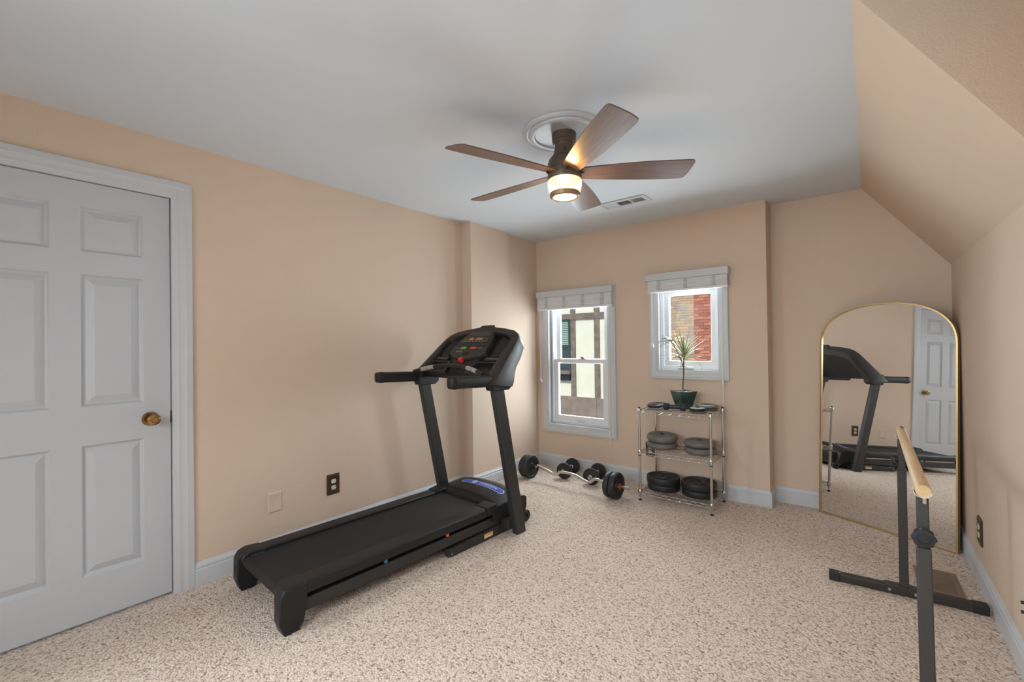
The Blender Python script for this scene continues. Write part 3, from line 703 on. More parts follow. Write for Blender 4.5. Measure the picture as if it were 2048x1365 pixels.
# chin below the module and side pods
B().loft([[cp(a, e, .045) for a, e in ((-.14, .17), (.14, .17), (.10, .02), (-.10, .02))], [cp(a, e, .004) for a, e in ((-.13, .165), (.13, .165), (.06, .055), (-.06, .055))]], cap1=True).build('console_chin', M_BLACK, tm, bevel=.006)
for s_ in (-1, 1):
    pod = [(.205, .395), (.318, .350), (.318, .200), (.228, .185)]
    p_ = B().hexa([cp(s_*a, e, .042) for a, e in pod], [cp(s_*a, e, .022) for a, e in pod]).build('speaker_pod', M_CONS, tm, bevel=.006)
    B().hexa([cp(s_*a, e, .024) for a, e in ((.222, .372), (.305, .340), (.305, .215), (.240, .203))], [cp(s_*a, e, .0205) for a, e in ((.222, .372), (.305, .340), (.305, .215), (.240, .203))]).build('speaker_grille', mat('grille_mesh', (.016, .015, .014), .7, bump=1, bscale=1500), p_)
    B().hexa([cp(s_*a, e, .042) for a, e in ((.19, .180), (.330, .180), (.335, .145), (.19, .145))], [cp(s_*a, e, .016) for a, e in ((.19, .180), (.330, .180), (.335, .150), (.19, .150))]).build('button_ledge', M_CONS, tm, bevel=.003)
    b = B()
    for k in range(6):
        cx = s_*(.215+.019*k); b.add([cp(cx+dx, .165+de, .0152) for dx, de in ((-.004, -.003), (.004, -.003), (.004, .003), (-.004, .003))], [(0, 1, 2, 3)])
    b.build('ledge_marks', M_SILVERPL, tm)
    # open storage cup
    q0 = [(.13, .13), (.338, .13), (.352, .02), (.10, .02)]; q1 = [(.15, .118), (.322, .118), (.333, .032), (.125, .032)]
    B().loft([[cp(s_*a, e, .055) for a, e in q0], [cp(s_*a, e, .008) for a, e in q0], [cp(s_*a, e, .008) for a, e in q1], [cp(s_*a, e, .050) for a, e in q1]], cap1=True, cap0=True).build('storage_cup', M_CONS, tm, bevel=.003)
    # bracket on upright and side handle
    B().prism([(1.232, .972), (1.372, .972), (1.405, .995), (1.410, 1.06), (1.33, 1.10), (1.255, 1.07), (1.215, 1.02)], 'x', min(s_*.342, s_*.416), max(s_*.342, s_*.416)).build('upright_bracket', M_BLACK, tm, bevel=.006)
    hp = []
    for (hw, hh, y) in ((.024, .030, .893), (.029, .036, .899), (.030, .037, .93), (.030, .037, 1.24)):
        z = 1.048-.012*(y-.9)/.34
        hp.append([(s_*.388+hw*sg(cos(2*pi*k/20), .55), y, z+hh*sg(sin(2*pi*k/20), .55)) for k in range(20)] if False else [(s_*.388+hw*(abs(cos(2*pi*k/20))**.6)*(1 if cos(2*pi*k/20) >= 0 else -1), y, z+hh*(abs(sin(2*pi*k/20))**.6)*(1 if sin(2*pi*k/20) >= 0 else -1)) for k in range(20)])
    hnd = B().loft(hp, cap0=True, cap1=True).build('side_handle', M_BLACK, tm, sharp=60)
    B().loft([[(p[0]*1.0+(p[0]-s_*.388)*.06, y, p[2]+(p[2]-1.047)*.06) for p in hp[2]] for y in (.925, .935)], cap0=True, cap1=True).build('handle_cap_seam', M_DARK, hnd)
# pulse bar between the arms
bar = []
for k in range(21):
    T = -.36+.72*k/20; bar.append(cp(T, .040-.075*(abs(T)/.36)**1.8, -.042))
B().tube(bar, .0135, 12).build('pulse_bar', M_CONS, tm)
for s_ in (-1, 1):
    for a0, a1 in ((.175, .232), (.238, .290)):
        pts = [cp(s_*(a0+(a1-a0)*k/4), .040-.075*((a0+(a1-a0)*k/4)/.36)**1.8, -.042) for k in range(5)]
        B().tube(pts, .0152, 12).build('pulse_grip', M_SILVERPL, tm)

# ---------------------------------------------------------------- leaning arched mirror
MTH, MLEAN = radians(24.1), radians(2.6)
mir = thing('floor_mirror', 'tall arched floor mirror with thin gold frame leaning in the corner', 'mirror', (2.86-.03*sin(MTH)+.012*cos(MTH), 3.855-.03*cos(MTH)-.012*sin(MTH), .001))
mir.rotation_euler = (-MLEAN, 0, -MTH)
MW, MS, MT = .380, 1.235, 1.512
def arch(off, n=40):
    pts = [(-MW+off, off), (MW-off, off)]
    a_ = MW-off; bb_ = MT-MS-off
    for k in range(n+1):
        t_ = pi*k/n; c, s_ = cos(t_), sin(t_)
        pts.append((a_*(abs(c)**.86)*(1 if c >= 0 else -1), MS+bb_*(abs(s_)**.86)))
    return pts
o_, i_ = arch(0), arch(.0085)
B().loft([[(x, .024, z) for x, z in o_], [(x, -.010, z) for x, z in o_], [(x, -.010, z) for x, z in i_], [(x, .024, z) for x, z in i_]], close=True).build('frame', M_GOLD, mir, sharp=50)
M_MIRROR = mat('mirror_silver', (.84, .845, .84), .006, metal=1)
B().prism(arch(.006), 'y', .0005, .003).build('mirror_glass', M_MIRROR, mir, sharp=30)
B().prism(arch(.005), 'y', .006, .016).build('backing_board', M_DARK, mir)

# ---------------------------------------------------------------- ballet barre
M_BEECH = wood_mat('beech_bar', (.62, .40, .20), (.74, .52, .30), .45, (30, 2, 30))
M_POST = mat('bronze_powder_coat', (.030, .026, .023), .5, bump=.2, bscale=900)
ba = thing('ballet_barre', 'freestanding ballet barre with round beech rail on dark posts', 'ballet barre', (2.935, 2.4, 0))
def W(x, y, z): return (x-2.935, y-2.4, z)
p0 = Vector(W(2.938, 3.10, .790)); p1 = Vector(W(2.940, 1.872, .792))
rail = B().cyl(p0, p1, .0195, 32).build('rail', M_BEECH, ba, bevel=.002)
M_HOLE = mat('hole_brown', (.05, .025, .012), .8, bump=.1)
for y in (1.905, 1.985, 3.03, 3.075):
    B().lathe([(0, .0), (.0068, 0), (.0068, .0004), (0, .0005)], Matrix.Translation(W(2.940, y, .7912+.0192)), seg=14).build('bolt_hole', M_HOLE, rail)
def barre_post(xf, yf, yt, ztop, near):
    w = .0155
    def q(x, y, z, a, c): return [(x-a-2.935, y-c-2.4, z), (x+a-2.935, y-c-2.4, z), (x+a-2.935, y+c-2.4, z), (x-a-2.935, y+c-2.4, z)]
    ym = yf+(yt-yf)*(.62/ztop)
    lo_ = B().hexa(q(xf, yf, .03, .0175, .0175), q(xf, ym, .62, .0175, .0175)).build('outer_post', M_POST, ba, bevel=.003)
    B().hexa(q(xf, ym, .60, .0145, .0145), q(xf, yt, ztop, .0145, .0145)).build('inner_post', M_POST, ba, bevel=.003)
    # saddle plate and bolt
    B().hexa([(xf-2.935+.022*cos(a), yt-2.4-.03, ztop+.004+.018*(1+sin(a))) for a in [pi+pi*k/10 for k in range(11)]]+[(xf-2.935+.020*cos(a), yt-2.4-.03, ztop+.004+.018+.0165*sin(a)) for a in [2*pi-pi*k/10 for k in range(11)]],
             [(xf-2.935+.022*cos(a), yt-2.4+.03, ztop+.004+.018*(1+sin(a))) for a in [pi+pi*k/10 for k in range(11)]]+[(xf-2.935+.020*cos(a), yt-2.4+.03, ztop+.004+.018+.0165*sin(a)) for a in [2*pi-pi*k/10 for k in range(11)]]).build('rail_saddle', M_VINYL, ba)
    B().cyl(W(xf+.004, yt-.020, ztop-.014), W(xf+.004, yt-.020, ztop+.006), .0055, 10).build('saddle_bolt', M_STEEL, ba)
    # star knob, facing the camera end
    zk = .655; yk = yf+(yt-yf)*(zk/ztop)
    pts = []
    for k in range(64):
        a = 2*pi*k/64; r = .0285+.0020*cos(8*a); pts.append((r*cos(a), r*sin(a)))
    sgn = -1 if near else 1
    yy = yk-.0175 if near else yk-.0175
    kb = B()
    if near:
        kb.loft([[(x*s0+.002, yk-2.4-d0, z*s0+zk) for x, z in pts] for s0, d0 in ((.92, .024), (1, .027), (1, .038), (.93, .041), (.55, .042), (.50, .040))], cap0=True, cap1=True)
        kb.cyl((.002, yk-2.4-.017, zk), (.002, yk-2.4-.026, zk), .008, 12)
    else:
        kb.loft([[(-d0, yk-2.4+x*s0, z*s0+zk) for x, z in pts] for s0, d0 in ((.92, .024), (1, .027), (1, .038), (.93, .041), (.55, .042), (.50, .040))], cap0=True, cap1=True)
        kb.cyl((-.017, yk-2.4, zk), (-.026, yk-2.4, zk), .008, 12)
    kb.build('star_knob', M_RUBBER, ba, sharp=30)
    # foot beam
    ang = radians(5.0)
    R_m = Matrix.Translation(W(xf, yf, 0)) @ Matrix.Rotation(ang, 4, 'Z')
    fb = B().box(-.262, .240, -.021, .021, .003, .042).xf(R_m).build('foot_beam', M_POST, ba, bevel=.004)
    for a, c in ((-.303, -.255), (.236, .292)):
        B().box(a, c, -.0235, .0235, 0, .0445).xf(R_m).build('end_cap', M_RUBBER, fb, bevel=.005, seg=3)
    B().box(-.075, .062, -.0235, .0225, .020, .0485).xf(R_m).build('post_sleeve', M_POST, fb, bevel=.003)
    for a in (-.058, .040):
        B().lathe([(0, .0275), (.006, .0272), (.0078, .025), (.008, .0232), (0, .023)], R_m @ Matrix.Translation((a, 0, .024)) @ Matrix.Rotation(pi/2, 4, 'X'), seg=14).build('sleeve_bolt', M_STEEL, fb)
barre_post(2.932, 2.920, 2.945, .766, False)
barre_post(2.938, 1.800, 1.900, .768, True)

# ---------------------------------------------------------------- wire rack
RX0, RX1, RY0, RY1 = 1.362, 1.905, 3.425, 3.772
rk = thing('wire_rack', 'small three-tier chrome wire shelving rack under the small window', 'shelving rack', ((RX0+RX1)/2, (RY0+RY1)/2, 0))
cx, cy = (RX0+RX1)/2, (RY0+RY1)/2; hx, hy = (RX1-RX0)/2, (RY1-RY0)/2
SH = [.072, .392, .724]
for sx in (-1, 1):
    for sy in (-1, 1):
        x, y = sx*hx, sy*hy
        p = B().cyl((x, y, .030), (x, y, .748), .0095, 16).build('post', M_CHROME, rk)
        B().lathe([(0, .750), (.010, .748), (.0105, .744), (.0105, .742)], Matrix.Translation((x, y, 0)), seg=14).build('post_cap', M_RUBBER, p)
        B().cyl((x, y, .010), (x, y, .034), .0055, 10).build('leveling_stem', M_STEEL, p)
        B().lathe([(0, 0), (.013, 0), (.013, .005), (.006, .013), (0, .013)], Matrix.Translation((x, y, 0)), seg=14).build('leveling_foot', M_RUBBER, p)
        for z in SH:
            B().lathe([(.0096, -.026), (.0135, -.026), (.0155, -.010), (.0150, .010), (.0125, .014), (.0096, .014)], Matrix.Translation((x, y, z)), seg=18, closed=True).build('collar', M_CHROME, p)
        B().lathe([(.0096, .356), (.0108, .356), (.0108, .363), (.0096, .363)], Matrix.Translation((x, y, 0)), seg=16, closed=True).build('split_sleeve', M_RUBBER, p)
for z in SH:
    fr = B()
    for zz_ in (z, z-.024):
        for sy in (-1, 1): fr.cyl((-hx, sy*hy, zz_), (hx, sy*hy, zz_), .0026, 6)
        for sx in (-1, 1): fr.cyl((sx*hx, -hy, zz_), (sx*hx, hy, zz_), .0026, 6)
    def zig(a, c, n, put):
        pts = [a+(c-a)*k/n for k in range(n+1)]
        fr.tube([put(u, z-.002 if k % 2 else z-.022) for k, u in enumerate(pts)], .0018, 5)
    for sy in (-1, 1): zig(-hx+.015, hx-.015, 14, lambda u, q, sy=sy: (u, sy*hy, q))
    for sx in (-1, 1): zig(-hy+.015, hy-.015, 8, lambda u, q, sx=sx: (sx*hx, u, q))
    sh = fr.build('shelf_truss', M_CHROME, rk)
    base = None
    for k in range(19):
        x = -hx+.02+(2*hx-.04)*k/18
        if base is None: base = B().cyl((0, -hy, 0), (0, hy, 0), .0015, 6).build('shelf_wire', M_CHROME, sh, loc=(x, 0, z+.002))
        else: share(base, 'shelf_wire', sh, loc=(x, 0, z+.002))
    for sy in (-.33, .33): B().cyl((-hx, sy*hy, z-.001), (hx, sy*hy, z-.001), .0022, 6).build('cross_wire', M_CHROME, sh)

# ---------------------------------------------------------------- weight plates
def plate(label, x, y, z, r, th, m, kind, group, tilt=(0, 0), hole=.0145):
    t = thing('weight_plate', label, 'weight plate', (x, y, z), random.uniform(0, 6), group)
    if kind == 'vinyl':
        n = 14; prof = [(hole, 0), (r*.62, 0)]
        for k in range(n+1):
            a = -pi/2+pi*k/n; prof.append((r-th*.46+th*.46*cos(a), th/2+th/2*sin(a)))
        prof += [(r*.62, th*.985), (r*.55, th*.95), (hole+.014, th*.95), (hole+.012, th), (hole, th)]
    else:
        prof = [(hole, 0), (r*.97, 0), (r, th*.10), (r, th*.88), (r*.985, th), (r*.86, th), (r*.83, th*.80), (r*.42, th*.78), (r*.38, th*.97), (hole, th)]
    B().lathe(prof, seg=56, closed=True).build('disc', m, t, sharp=40)
    B().lathe([(hole-.001, th*.2), (hole+.003, th*.2), (hole+.003, th+.0012), (hole-.001, th+.0012)], seg=24, closed=True).build('bore_ring', M_DARK, t)
    b_ = B()
    for k in range(5):
        a = 2*pi*k/5
        b_.add([tuple(Matrix.Rotation(a, 4, 'Z') @ Vector((r*.60+dx, dy, th*(.97 if kind == 'vinyl' else .79)+.0012))) for dx, dy in ((-.006, -.016), (.006, -.016), (.006, .016), (-.006, .016))], [(0, 1, 2, 3)])
    b_.build('raised_mark', m, t)
    t.rotation_euler = (tilt[0], tilt[1], 0)
    return t
WIRE = .0036
plate('large black weight plate at the bottom of the left stack on the bottom shelf', 1.492, 3.595, SH[0]+WIRE, .128, .046, M_IRON, 'iron', 'black plates on the bottom shelf')
plate('large black weight plate on top of the left stack on the bottom shelf', 1.487, 3.600, SH[0]+WIRE+.0465, .130, .054, M_IRON, 'iron', 'black plates on the bottom shelf')
plate('large black weight plate at the bottom of the right stack on the bottom shelf', 1.766, 3.610, SH[0]+WIRE, .128, .046, M_IRON, 'iron', 'black plates on the bottom shelf')
plate('large black weight plate on top of the right stack on the bottom shelf', 1.760, 3.622, SH[0]+WIRE+.0465, .130, .054, M_IRON, 'iron', 'black plates on the bottom shelf')
plate('grey rounded weight plate under another at the left of the middle shelf', 1.468, 3.640, SH[1]+WIRE, .123, .054, M_GREYPL, 'vinyl', 'grey plates on the middle shelf')
plate('grey rounded weight plate tilted on top at the left of the middle shelf', 1.470, 3.634, SH[1]+WIRE+.0595, .123, .054, M_GREYPL, 'vinyl', 'grey plates on the middle shelf', tilt=(radians(2.5), radians(2.0)))
plate('grey rounded weight plate under another at the right of the middle shelf', 1.776, 3.622, SH[1]+WIRE, .122, .050, M_GREYPL, 'vinyl', 'grey plates on the middle shelf')
plate('grey rounded weight plate lying on top at the right of the middle shelf', 1.764, 3.640, SH[1]+WIRE+.0505, .120, .048, M_GREYPL, 'vinyl', 'grey plates on the middle shelf')
plate('flat grey weight plate at the back left of the top shelf', 1.418, 3.690, SH[2]+WIRE, .082, .026, M_GREYPL, 'vinyl', 'plates on the top shelf')
plate('small dark weight plate under another at the front left of the top shelf', 1.462, 3.505, SH[2]+WIRE, .060, .017, mat('pale_grey_plate', (.22, .21, .20), .45, bump=.05), 'vinyl', 'plates on the top shelf')
plate('small glossy black weight plate on top at the front left of the top shelf', 1.459, 3.504, SH[2]+WIRE+.0175, .058, .022, M_IRON, 'vinyl', 'plates on the top shelf')
plate('grey weight plate under another at the back right of the top shelf', 1.812, 3.690, SH[2]+WIRE, .082, .018, mat('brown_grey_plate', (.09, .075, .062), .45, bump=.05), 'vinyl', 'plates on the top shelf')
plate('grey weight plate on top at the back right of the top shelf', 1.808, 3.692, SH[2]+WIRE+.0185, .083, .024, M_GREYPL, 'vinyl', 'plates on the top shelf')
plate('small brown-grey weight plate under another at the front right of the top shelf', 1.794, 3.515, SH[2]+WIRE, .062, .016, mat('brown_grey_plate', (.09, .075, .062), .45), 'vinyl', 'plates on the top shelf')
plate('small glossy black weight plate on top at the front right of the top shelf', 1.788, 3.517, SH[2]+WIRE+.0165, .060, .020, M_IRON, 'vinyl', 'plates on the top shelf')
# hand dumbbell on the top shelf
hd_ = thing('hand_dumbbell', 'small navy vinyl hex hand dumbbell in front of the plant pot', 'dumbbell', (1.612, 3.530, SH[2]+WIRE), radians(6))
M_NAVY = mat('navy_vinyl', (.018, .024, .042), .38, bump=.05)
B().cyl((-.05, 0, .029), (.05, 0, .029), .0175, 20).build('handle', M_NAVY, hd_)
for s_ in (-1, 1):
    rr = []
    for x, r in ((.040, .018), (.046, .029), (.052, .0325), (.076, .0325), (.083, .028), (.084, .022)):
        rr.append([(s_*x, r*cos(2*pi*k/6), .0285+r*sin(2*pi*k/6)) for k in range(6)])
    hh_ = B().loft(rr, cap0=True, cap1=True).build('head', M_NAVY, hd_, bevel=.003)
    B().lathe([(0, .0), (.014, 0), (.014, .0006), (0, .0008)], Matrix.Translation((s_*.0838, 0, .0285)) @ Matrix.Rotation(s_*pi/2, 4, 'Y'), seg=20).build('weight_mark', mat('tan_mark', (.32, .24, .15), .5, bump=.05), hh_)

# ---------------------------------------------------------------- barbell and dumbbells on the floor
def iron_disc(x0_, x1_, r, mtx, hole=.013):
    th = x1_-x0_
    return B().lathe([(hole, x0_), (r*.96, x0_), (r, x0_+th*.15), (r, x0_+th*.85), (r*.96, x1_), (r*.80, x1_), (r*.76, x1_-th*.22), (r*.36, x1_-th*.22), (r*.32, x1_), (hole, x1_)], mtx, seg=48, closed=True)
bbR = .1065
ang = math.atan2(3.329-3.368, 1.219-.337)
bb_ = thing('curl_barbell', 'bent steel curl barbell loaded with black plates on the carpet', 'barbell', (.78, 3.352, 0), ang)
AX = Matrix.Translation((0, 0, bbR)) @ Matrix.Rotation(pi/2, 4, 'Y')
zz_ = [(-.56, 0), (-.46, 0), (-.42, .004), (-.395, .022), (-.375, .022), (-.30, .004), (-.205, -.020), (-.165, -.010), (-.14, .008), (-.09, .014), (-.02, .013), (.03, .008), (.10, -.012), (.150, -.022), (.175, -.016), (.215, .012), (.245, .014), (.29, .004), (.34, 0), (.53, 0)]
path = []
for (xa, za), (xb, zb) in zip(zz_, zz_[1:]):
    for k in range(3): path.append((xa+(xb-xa)*k/3, 0, bbR+(za+(zb-za)*k/3)*1.15))
path.append((.53, 0, bbR))
B().tube(path, .0118, 12).build('bar', M_STEEL, bb_)
for a, c, r in ((-.545, -.505, .103), (-.500, -.455, bbR), (.345, .385, .103), (.395, .440, bbR)):
    mt_ = AX if a > 0 else AX @ Matrix.Rotation(0, 4, 'X')
    iron_disc(a, c, r, AX).build('weight_plate_disc', M_IRON, bb_, sharp=40)
for a, c in ((-.452, -.415), ):
    cl = B().lathe([(.0122, a), (.019, a), (.019, c), (.0122, c)], AX, seg=24, closed=True).cyl((-.435, 0, bbR-.02), (-.435, 0, bbR-.05), .004, 8).build('collar', M_IRON, bb_)
B().lathe([(.0122, .441), (.024, .441), (.026, .444), (.026, .455), (.024, .458), (.0122, .458)], AX, seg=24, closed=True).build('red_collar', mat('red_collar', (.30, .035, .025), .5, bump=.1), bb_)
B().cyl((.448, 0, bbR-.022), (.458, 0, bbR-.030), .005, 8).build('collar_screw', M_BRASS, bb_)
def floor_dumbbell(label, p, q, r):
    p = Vector((*p, 0)); q = Vector((*q, 0)); c = (p+q)/2; d_ = q-p; a = math.atan2(d_.y, d_.x); L_ = d_.length
    t = thing('plate_dumbbell', label, 'dumbbell', c, a, 'plate dumbbells on the carpet')
    A2 = Matrix.Translation((0, 0, r)) @ Matrix.Rotation(pi/2, 4, 'Y')
    B().cyl((-L_/2-.055, 0, r), (L_/2+.045, 0, r), .0125, 16).build('handle_bar', M_CHROME, t)
    for s_ in (-1, 1):
        x = s_*L_/2
        iron_disc(x-.011, x+.011, r, A2).build('weight_plate_disc', M_IRON, t, sharp=40)
        B().lathe([(.0126, x-.024), (.0185, x-.024), (.0185, x-.0115), (.0126, x-.0115)], A2, seg=20, closed=True).build('inner_collar' if s_ > 0 else 'outer_collar', M_CHROME, t)
        B().lathe([(.0126, x+.0115), (.0195, x+.0115), (.0195, x+.028), (.0126, x+.028)], A2, seg=20, closed=True).build('outer_collar' if s_ > 0 else 'inner_collar', M_CHROME, t)
    return t
floor_dumbbell('black plate dumbbell on the carpet behind the bar, nearer the corner', (.575, 3.535), (.548, 3.728), .0745)
floor_dumbbell('black plate dumbbell on the carpet behind the bar, nearer the rack', (.863, 3.525), (.836, 3.712), .0745)

# ---------------------------------------------------------------- potted dracaena
pt = thing('potted_dracaena', 'spiky potted dracaena in a square dark green glazed pot', 'plant', (1.643, 3.652, SH[2]+WIRE), radians(52))
M_POT = mat('green_glaze', (.016, .055, .042), .12, vary=.45, vscale=14, coat=.5)
def sq(a, z, n=6):
    pts = []; c = [(-a, -a), (a, -a), (a, a), (-a, a)]
    for i in range(4):
        p, q = c[i], c[(i+1) % 4]
        for k in range(n):
            f_ = k/n; bow = .004*sin(pi*f_); nx, ny = (q[1]-p[1])/(2*a), -(q[0]-p[0])/(2*a)
            pts.append((p[0]+(q[0]-p[0])*f_, p[1]+(q[1]-p[1])*f_, z-bow*1.2 if z > .1 else z))
    return pts
B().loft([sq(.036, 0), sq(.041, .004), sq(.050, .04), sq(.062, .09), sq(.0725, .142), sq(.0725, .146), sq(.066, .146), sq(.060, .10)], cap0=True, cap1=True).build('pot', M_POT, pt, sharp=45)
pb = B()
for k in range(170):
    x, y = random.uniform(-.060, .060), random.uniform(-.060, .060); r = random.uniform(.003, .006)
    pb.lathe([(0, -r*.6), (r, 0), (0, r*.6)], Matrix.Translation((x, y, .134+random.uniform(0, .004))), seg=5)
po = pb.build('pebbles', mat('grey_pebbles', (.30, .30, .30), .6, vary=.9, vscale=160), pt); po['kind'] = 'stuff'
B().box(-.061, .061, -.061, .061, .10, .132).build('soil', mat('potting_soil', (.03, .022, .016), .9, bump=.5), pt)
M_STEM = mat('cane_bark', (.16, .10, .06), .7, vary=.4, vscale=60, bump=.3)
IR = Matrix.Rotation(-pt.rotation_euler[2], 4, 'Z')
def loc_(x, y, z): return IR @ Vector((x, y, z))
crown = loc_(.006, 0, .415); head = loc_(-.085, -.015, .535)
B().tube([loc_(0, 0, .10), loc_(-.006, 0, .18), loc_(.002, .003, .27), loc_(.004, 0, .34), crown], [.006, .0055, .0055, .006, .006], 8).build('stem', M_STEM, pt)
B().tube([loc_(.002, 0, .33), loc_(-.010, -.005, .38), loc_(-.035, -.012, .45), loc_(-.065, -.014, .51), head], [.004, .004, .0038, .0036, .0035], 8).build('branch', M_STEM, pt)
M_LEAF = [mat('leaf_olive', (.26, .28, .10), .38, vary=.3, vscale=30, bump=.1), mat('leaf_grey_green', (.21, .25, .20), .35, vary=.3, vscale=30, bump=.1), mat('leaf_yellow_green', (.42, .41, .16), .4, vary=.25, vscale=30, bump=.1)]
def leaf(base, az, el, L_, droop, wd, m):
    dirh = IR @ Vector((cos(az), sin(az), 0)); side = Vector((0, 0, 1)).cross(dirh).normalized()
    rows = []; n = 9; e = el; p = Vector(base)
    for i in range(n+1):
        f_ = i/n; w = wd*(sin(pi*min(1, .12+f_*.88))**.6)*(1-.25*f_) if i < n else .0003
        upv = (-dirh*sin(e)+Vector((0, 0, 1))*cos(e))
        rows.append([p-side*w+upv*w*.35, p, p+side*w+upv*w*.35])
        p = p+(dirh*cos(e)+Vector((0, 0, 1))*sin(e))*L_/n; e -= droop/n
    bb2 = B().strip(rows); o = bb2.build('leaf', m, pt, sharp=80)
    md2 = o.modifiers.new('thick', 'SOLIDIFY'); md2.thickness = .0006
for k in range(44):
    az = k*2.39996+random.uniform(-.2, .2); f_ = k/43
    el = radians(10+66*f_+random.uniform(-8, 8))
    # leaves that would run into the wall behind stay steep
    if sin(az) > .25: el = max(el, radians(52))
    leaf(crown+Vector((0, 0, .05*f_-.03)), az, el, random.uniform(.20, .27)*(1-.10*f_), radians(random.uniform(15, 60))*(1.2-f_*.8), random.uniform(.0045, .0068), M_LEAF[k % 3])
for k in range(26):
    az = k*2.39996+1; f_ = k/25
    el = radians(-10+60*f_+random.uniform(-10, 10))
    if k % 2 == 0: az = pi+random.uniform(-.7, .5); el = radians(random.uniform(-5, 35))
    if sin(az) > .3: el = max(el, radians(40))
    leaf(head+Vector((0, 0, .015*f_)), az, el, random.uniform(.10, .16), radians(random.uniform(30, 80)), random.uniform(.0040, .0062), M_LEAF[(k+1) % 2])
# a bent-down old leaf on the right
leaf(crown+Vector((0, 0, -.03)), -.25, radians(28), .21, radians(120), .004, M_LEAF[0])

# ---------------------------------------------------------------- neighbouring houses seen through the windows
M_STUCCO = mat('cream_stucco', (.80, .76, .62), .9, bump=.4, bscale=40, vary=.05, vscale=3)
M_TIMBER = mat('weathered_timber', (.20, .155, .13), .85, bump=.6, bscale=30, vary=.3, vscale=6)
M_TIMB2 = mat('brown_timber_board', (.27, .20, .17), .85, bump=.5, bscale=20, vary=.25, vscale=4)
YE = 10.0
nh = thing('timbered_house', 'cream stucco neighbour house with brown half-timbering seen through the tall window', 'house', (-3.0, YE, -3))
def NP(bb, n, m, par=nh, **k): return bb.xf(Matrix.Translation((3.0, -YE, 3))).build(n, m, par, **k)
NP(B().box(-7, -1.9, YE, YE+3, -3, 4.5), 'stucco_wall', M_STUCCO)
for a, c in ((-4.75, -4.60), (-3.26, -3.115), (-2.57, -2.42), (-2.05, -1.90)): NP(B().box(a, c, YE-.03, YE+.01, -.12, 4.4), 'timber_post', M_TIMBER)
NP(B().box(-7, -1.9, YE-.04, YE+.01, 1.885, 2.040), 'timber_beam', M_TIMBER)
for k in range(4): NP(B().box(-7+1.5*k+.004, -5.5+1.5*k-.004 if k < 3 else -1.9, YE-.06, YE+.01, -.66, -.115), 'skirt_board', M_TIMB2)
nw = NP(ring(B(), -4.45, -3.27, .56, 1.90, .05, YE-.04, YE+.02), 'house_window', mat('dark_green_frame', (.03, .06, .055), .5, bump=.1))
NP(B().box(-4.42, -3.30, YE-.012, YE-.006, .60, 1.86), 'house_pane', mat('house_glass', (.03, .05, .05), .08, spec=.8), nw)
NP(B().box(-4.42, -3.30, YE-.03, YE-.004, 1.17, 1.215), 'meeting_rail', mat('dark_green_frame', (.03, .06, .055)), nw)
M_BLIND = mat('pale_green_blind', (.36, .52, .44), .6, bump=.05)
for k in range(13):
    z = 1.235+.048*k; NP(B().box(-4.41, -3.31, YE-.018, YE-.010, z, z+.032), 'blind_slat', M_BLIND, nw)
NP(B().box(-4.55, -3.24, YE-.16, YE+.01, .47, .56), 'window_sill', M_TIMBER, nh); NP(B().box(-4.50, -3.27, YE-.10, YE+.01, .30, .47), 'sill_apron', M_DARK, nh)
NP(B().prism([(YE-1.1, 3.55), (YE-1.1, 3.67), (YE+1.5, 5.2), (YE+1.5, 5.0)], 'x', -7.2, -1.85), 'roof_eave', M_TIMB2)
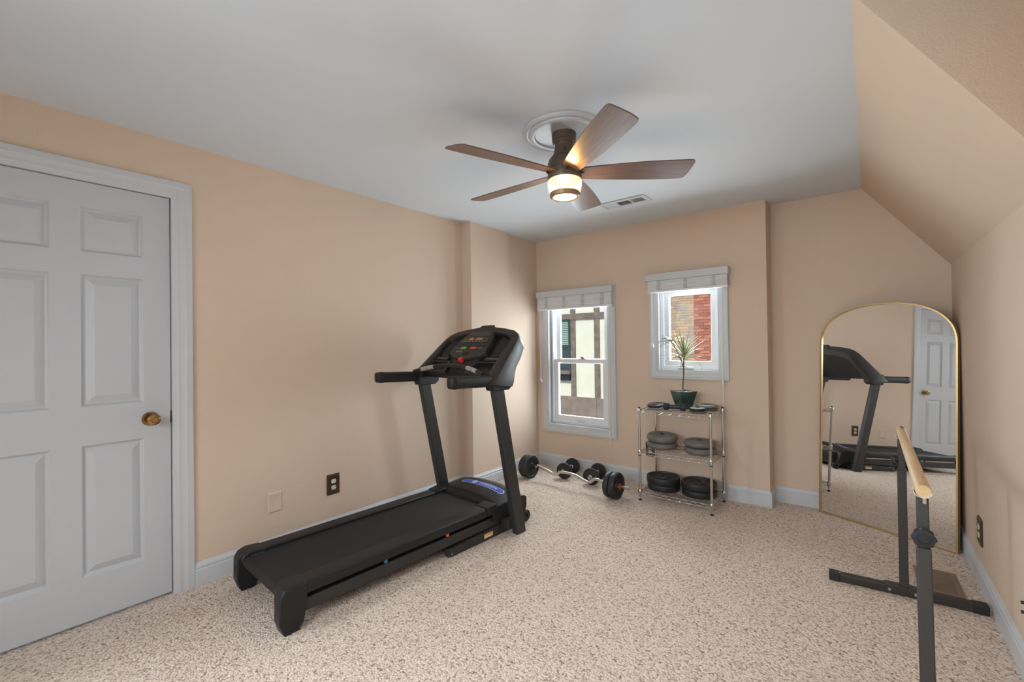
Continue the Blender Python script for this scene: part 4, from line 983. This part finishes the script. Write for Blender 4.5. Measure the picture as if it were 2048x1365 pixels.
# brick chimney
M_BRICK = [mat('brick_red', (.44, .135, .085), .9, bump=.5, bscale=60, vary=.2, vscale=9), mat('brick_orange', (.53, .20, .125), .9, bump=.5, bscale=60, vary=.2, vscale=9), mat('brick_dark', (.36, .12, .085), .9, bump=.5, bscale=60, vary=.2, vscale=9)]
bc = thing('brick_chimney', 'red brick chimney stack seen through the small window', 'chimney', (.5, YE, -1))
def CPt(bb, n, m, par=bc, **k): return bb.xf(Matrix.Translation((-.5, -YE, 1))).build(n, m, par, **k)
CPt(B().box(-.145, 1.20, YE+.008, YE+.75, -1, 3.2), 'mortar_core', mat('mortar', (.50, .42, .36), .95, bump=.4))
full = [B().box(-.1, .1, -.045, .012, -.0285, .0285) for _ in range(3)]
src = [None]*3; half_ = None; cnt = 0
for r in range(38):
    z = .42+.0667*r+.03
    x = -.15 if r % 2 == 0 else -.15-.105
    while x < 1.18 and cnt < 298:
        a, c = max(x+.005, -.150), min(x+.205, 1.205)
        mi = random.choice((0, 0, 1, 1, 2))
        if c-a > .195:
            if src[mi] is None:
                src[mi] = B().box(-.1, .1, -.012, .03, -.0283, .0283).build('brick', M_BRICK[mi], bc, loc=(a+.1-.5, 0, z+1)); o = src[mi]
            else: o = share(src[mi], 'brick', bc, loc=(a+.1-.5, random.uniform(-.003, .002), z+1))
        elif c-a > .03:
            B().box(a-.5, c-.5, -.012, .03, z+1-.0283, z+1+.0283).build('brick', M_BRICK[mi], bc)
        cnt += 1; x += .21
# shingled roof
M_SH = [mat('shingle_tan', (.45, .33, .235), .95, bump=.8, bscale=150, vary=.25, vscale=20), mat('shingle_grey', (.36, .30, .25), .95, bump=.8, bscale=150, vary=.25, vscale=20), mat('shingle_orange', (.52, .35, .22), .95, bump=.8, bscale=150, vary=.25, vscale=20)]
rf = thing('shingled_roof', 'tan shingle roof slope beside the brick chimney', 'roof', (-.8, 10.42, .84))
PIT = radians(33); 
RM = Matrix.Rotation(PIT, 4, 'X')
B().box(-1.3, .95, 0, 4.6, -.10, 0).xf(RM).build('roof_deck', mat('roof_deck', (.30, .23, .18), .95, bump=.3), rf)
B().box(-1.3, .95, -.02, .06, -.30, -.02).build('fascia', M_TIMBER, rf)
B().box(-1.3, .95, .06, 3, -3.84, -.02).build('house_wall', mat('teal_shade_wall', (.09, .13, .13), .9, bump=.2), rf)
srcs = [None]*3; cnt = 0
for r in range(30):
    x = -1.3-random.uniform(0, .2)
    while x < .93 and cnt < 298:
        w = random.choice((.18, .25, .32)); a, c = max(x, -1.3), min(x+w-.004, .95)
        if c-a > .03:
            q = B().add([(a, .14*r-.03, .016), (c, .14*r-.03, .016), (c, .14*r+.15, .002), (a, .14*r+.15, .002), (a, .14*r-.03, .0), (c, .14*r-.03, .0)], [(0, 1, 2, 3), (0, 4, 5, 1)])
            q.xf(RM).build('shingle', random.choice(M_SH), rf); cnt += 1
        x += w
gr = B().box(-14, 10, 4.3, 30, -3.1, -3.0)
tag(gr.build('ground', mat('grass_ground', (.10, .16, .06), .95, vary=.3, vscale=2, bump=.3)), 'grass between the houses', kind='structure')
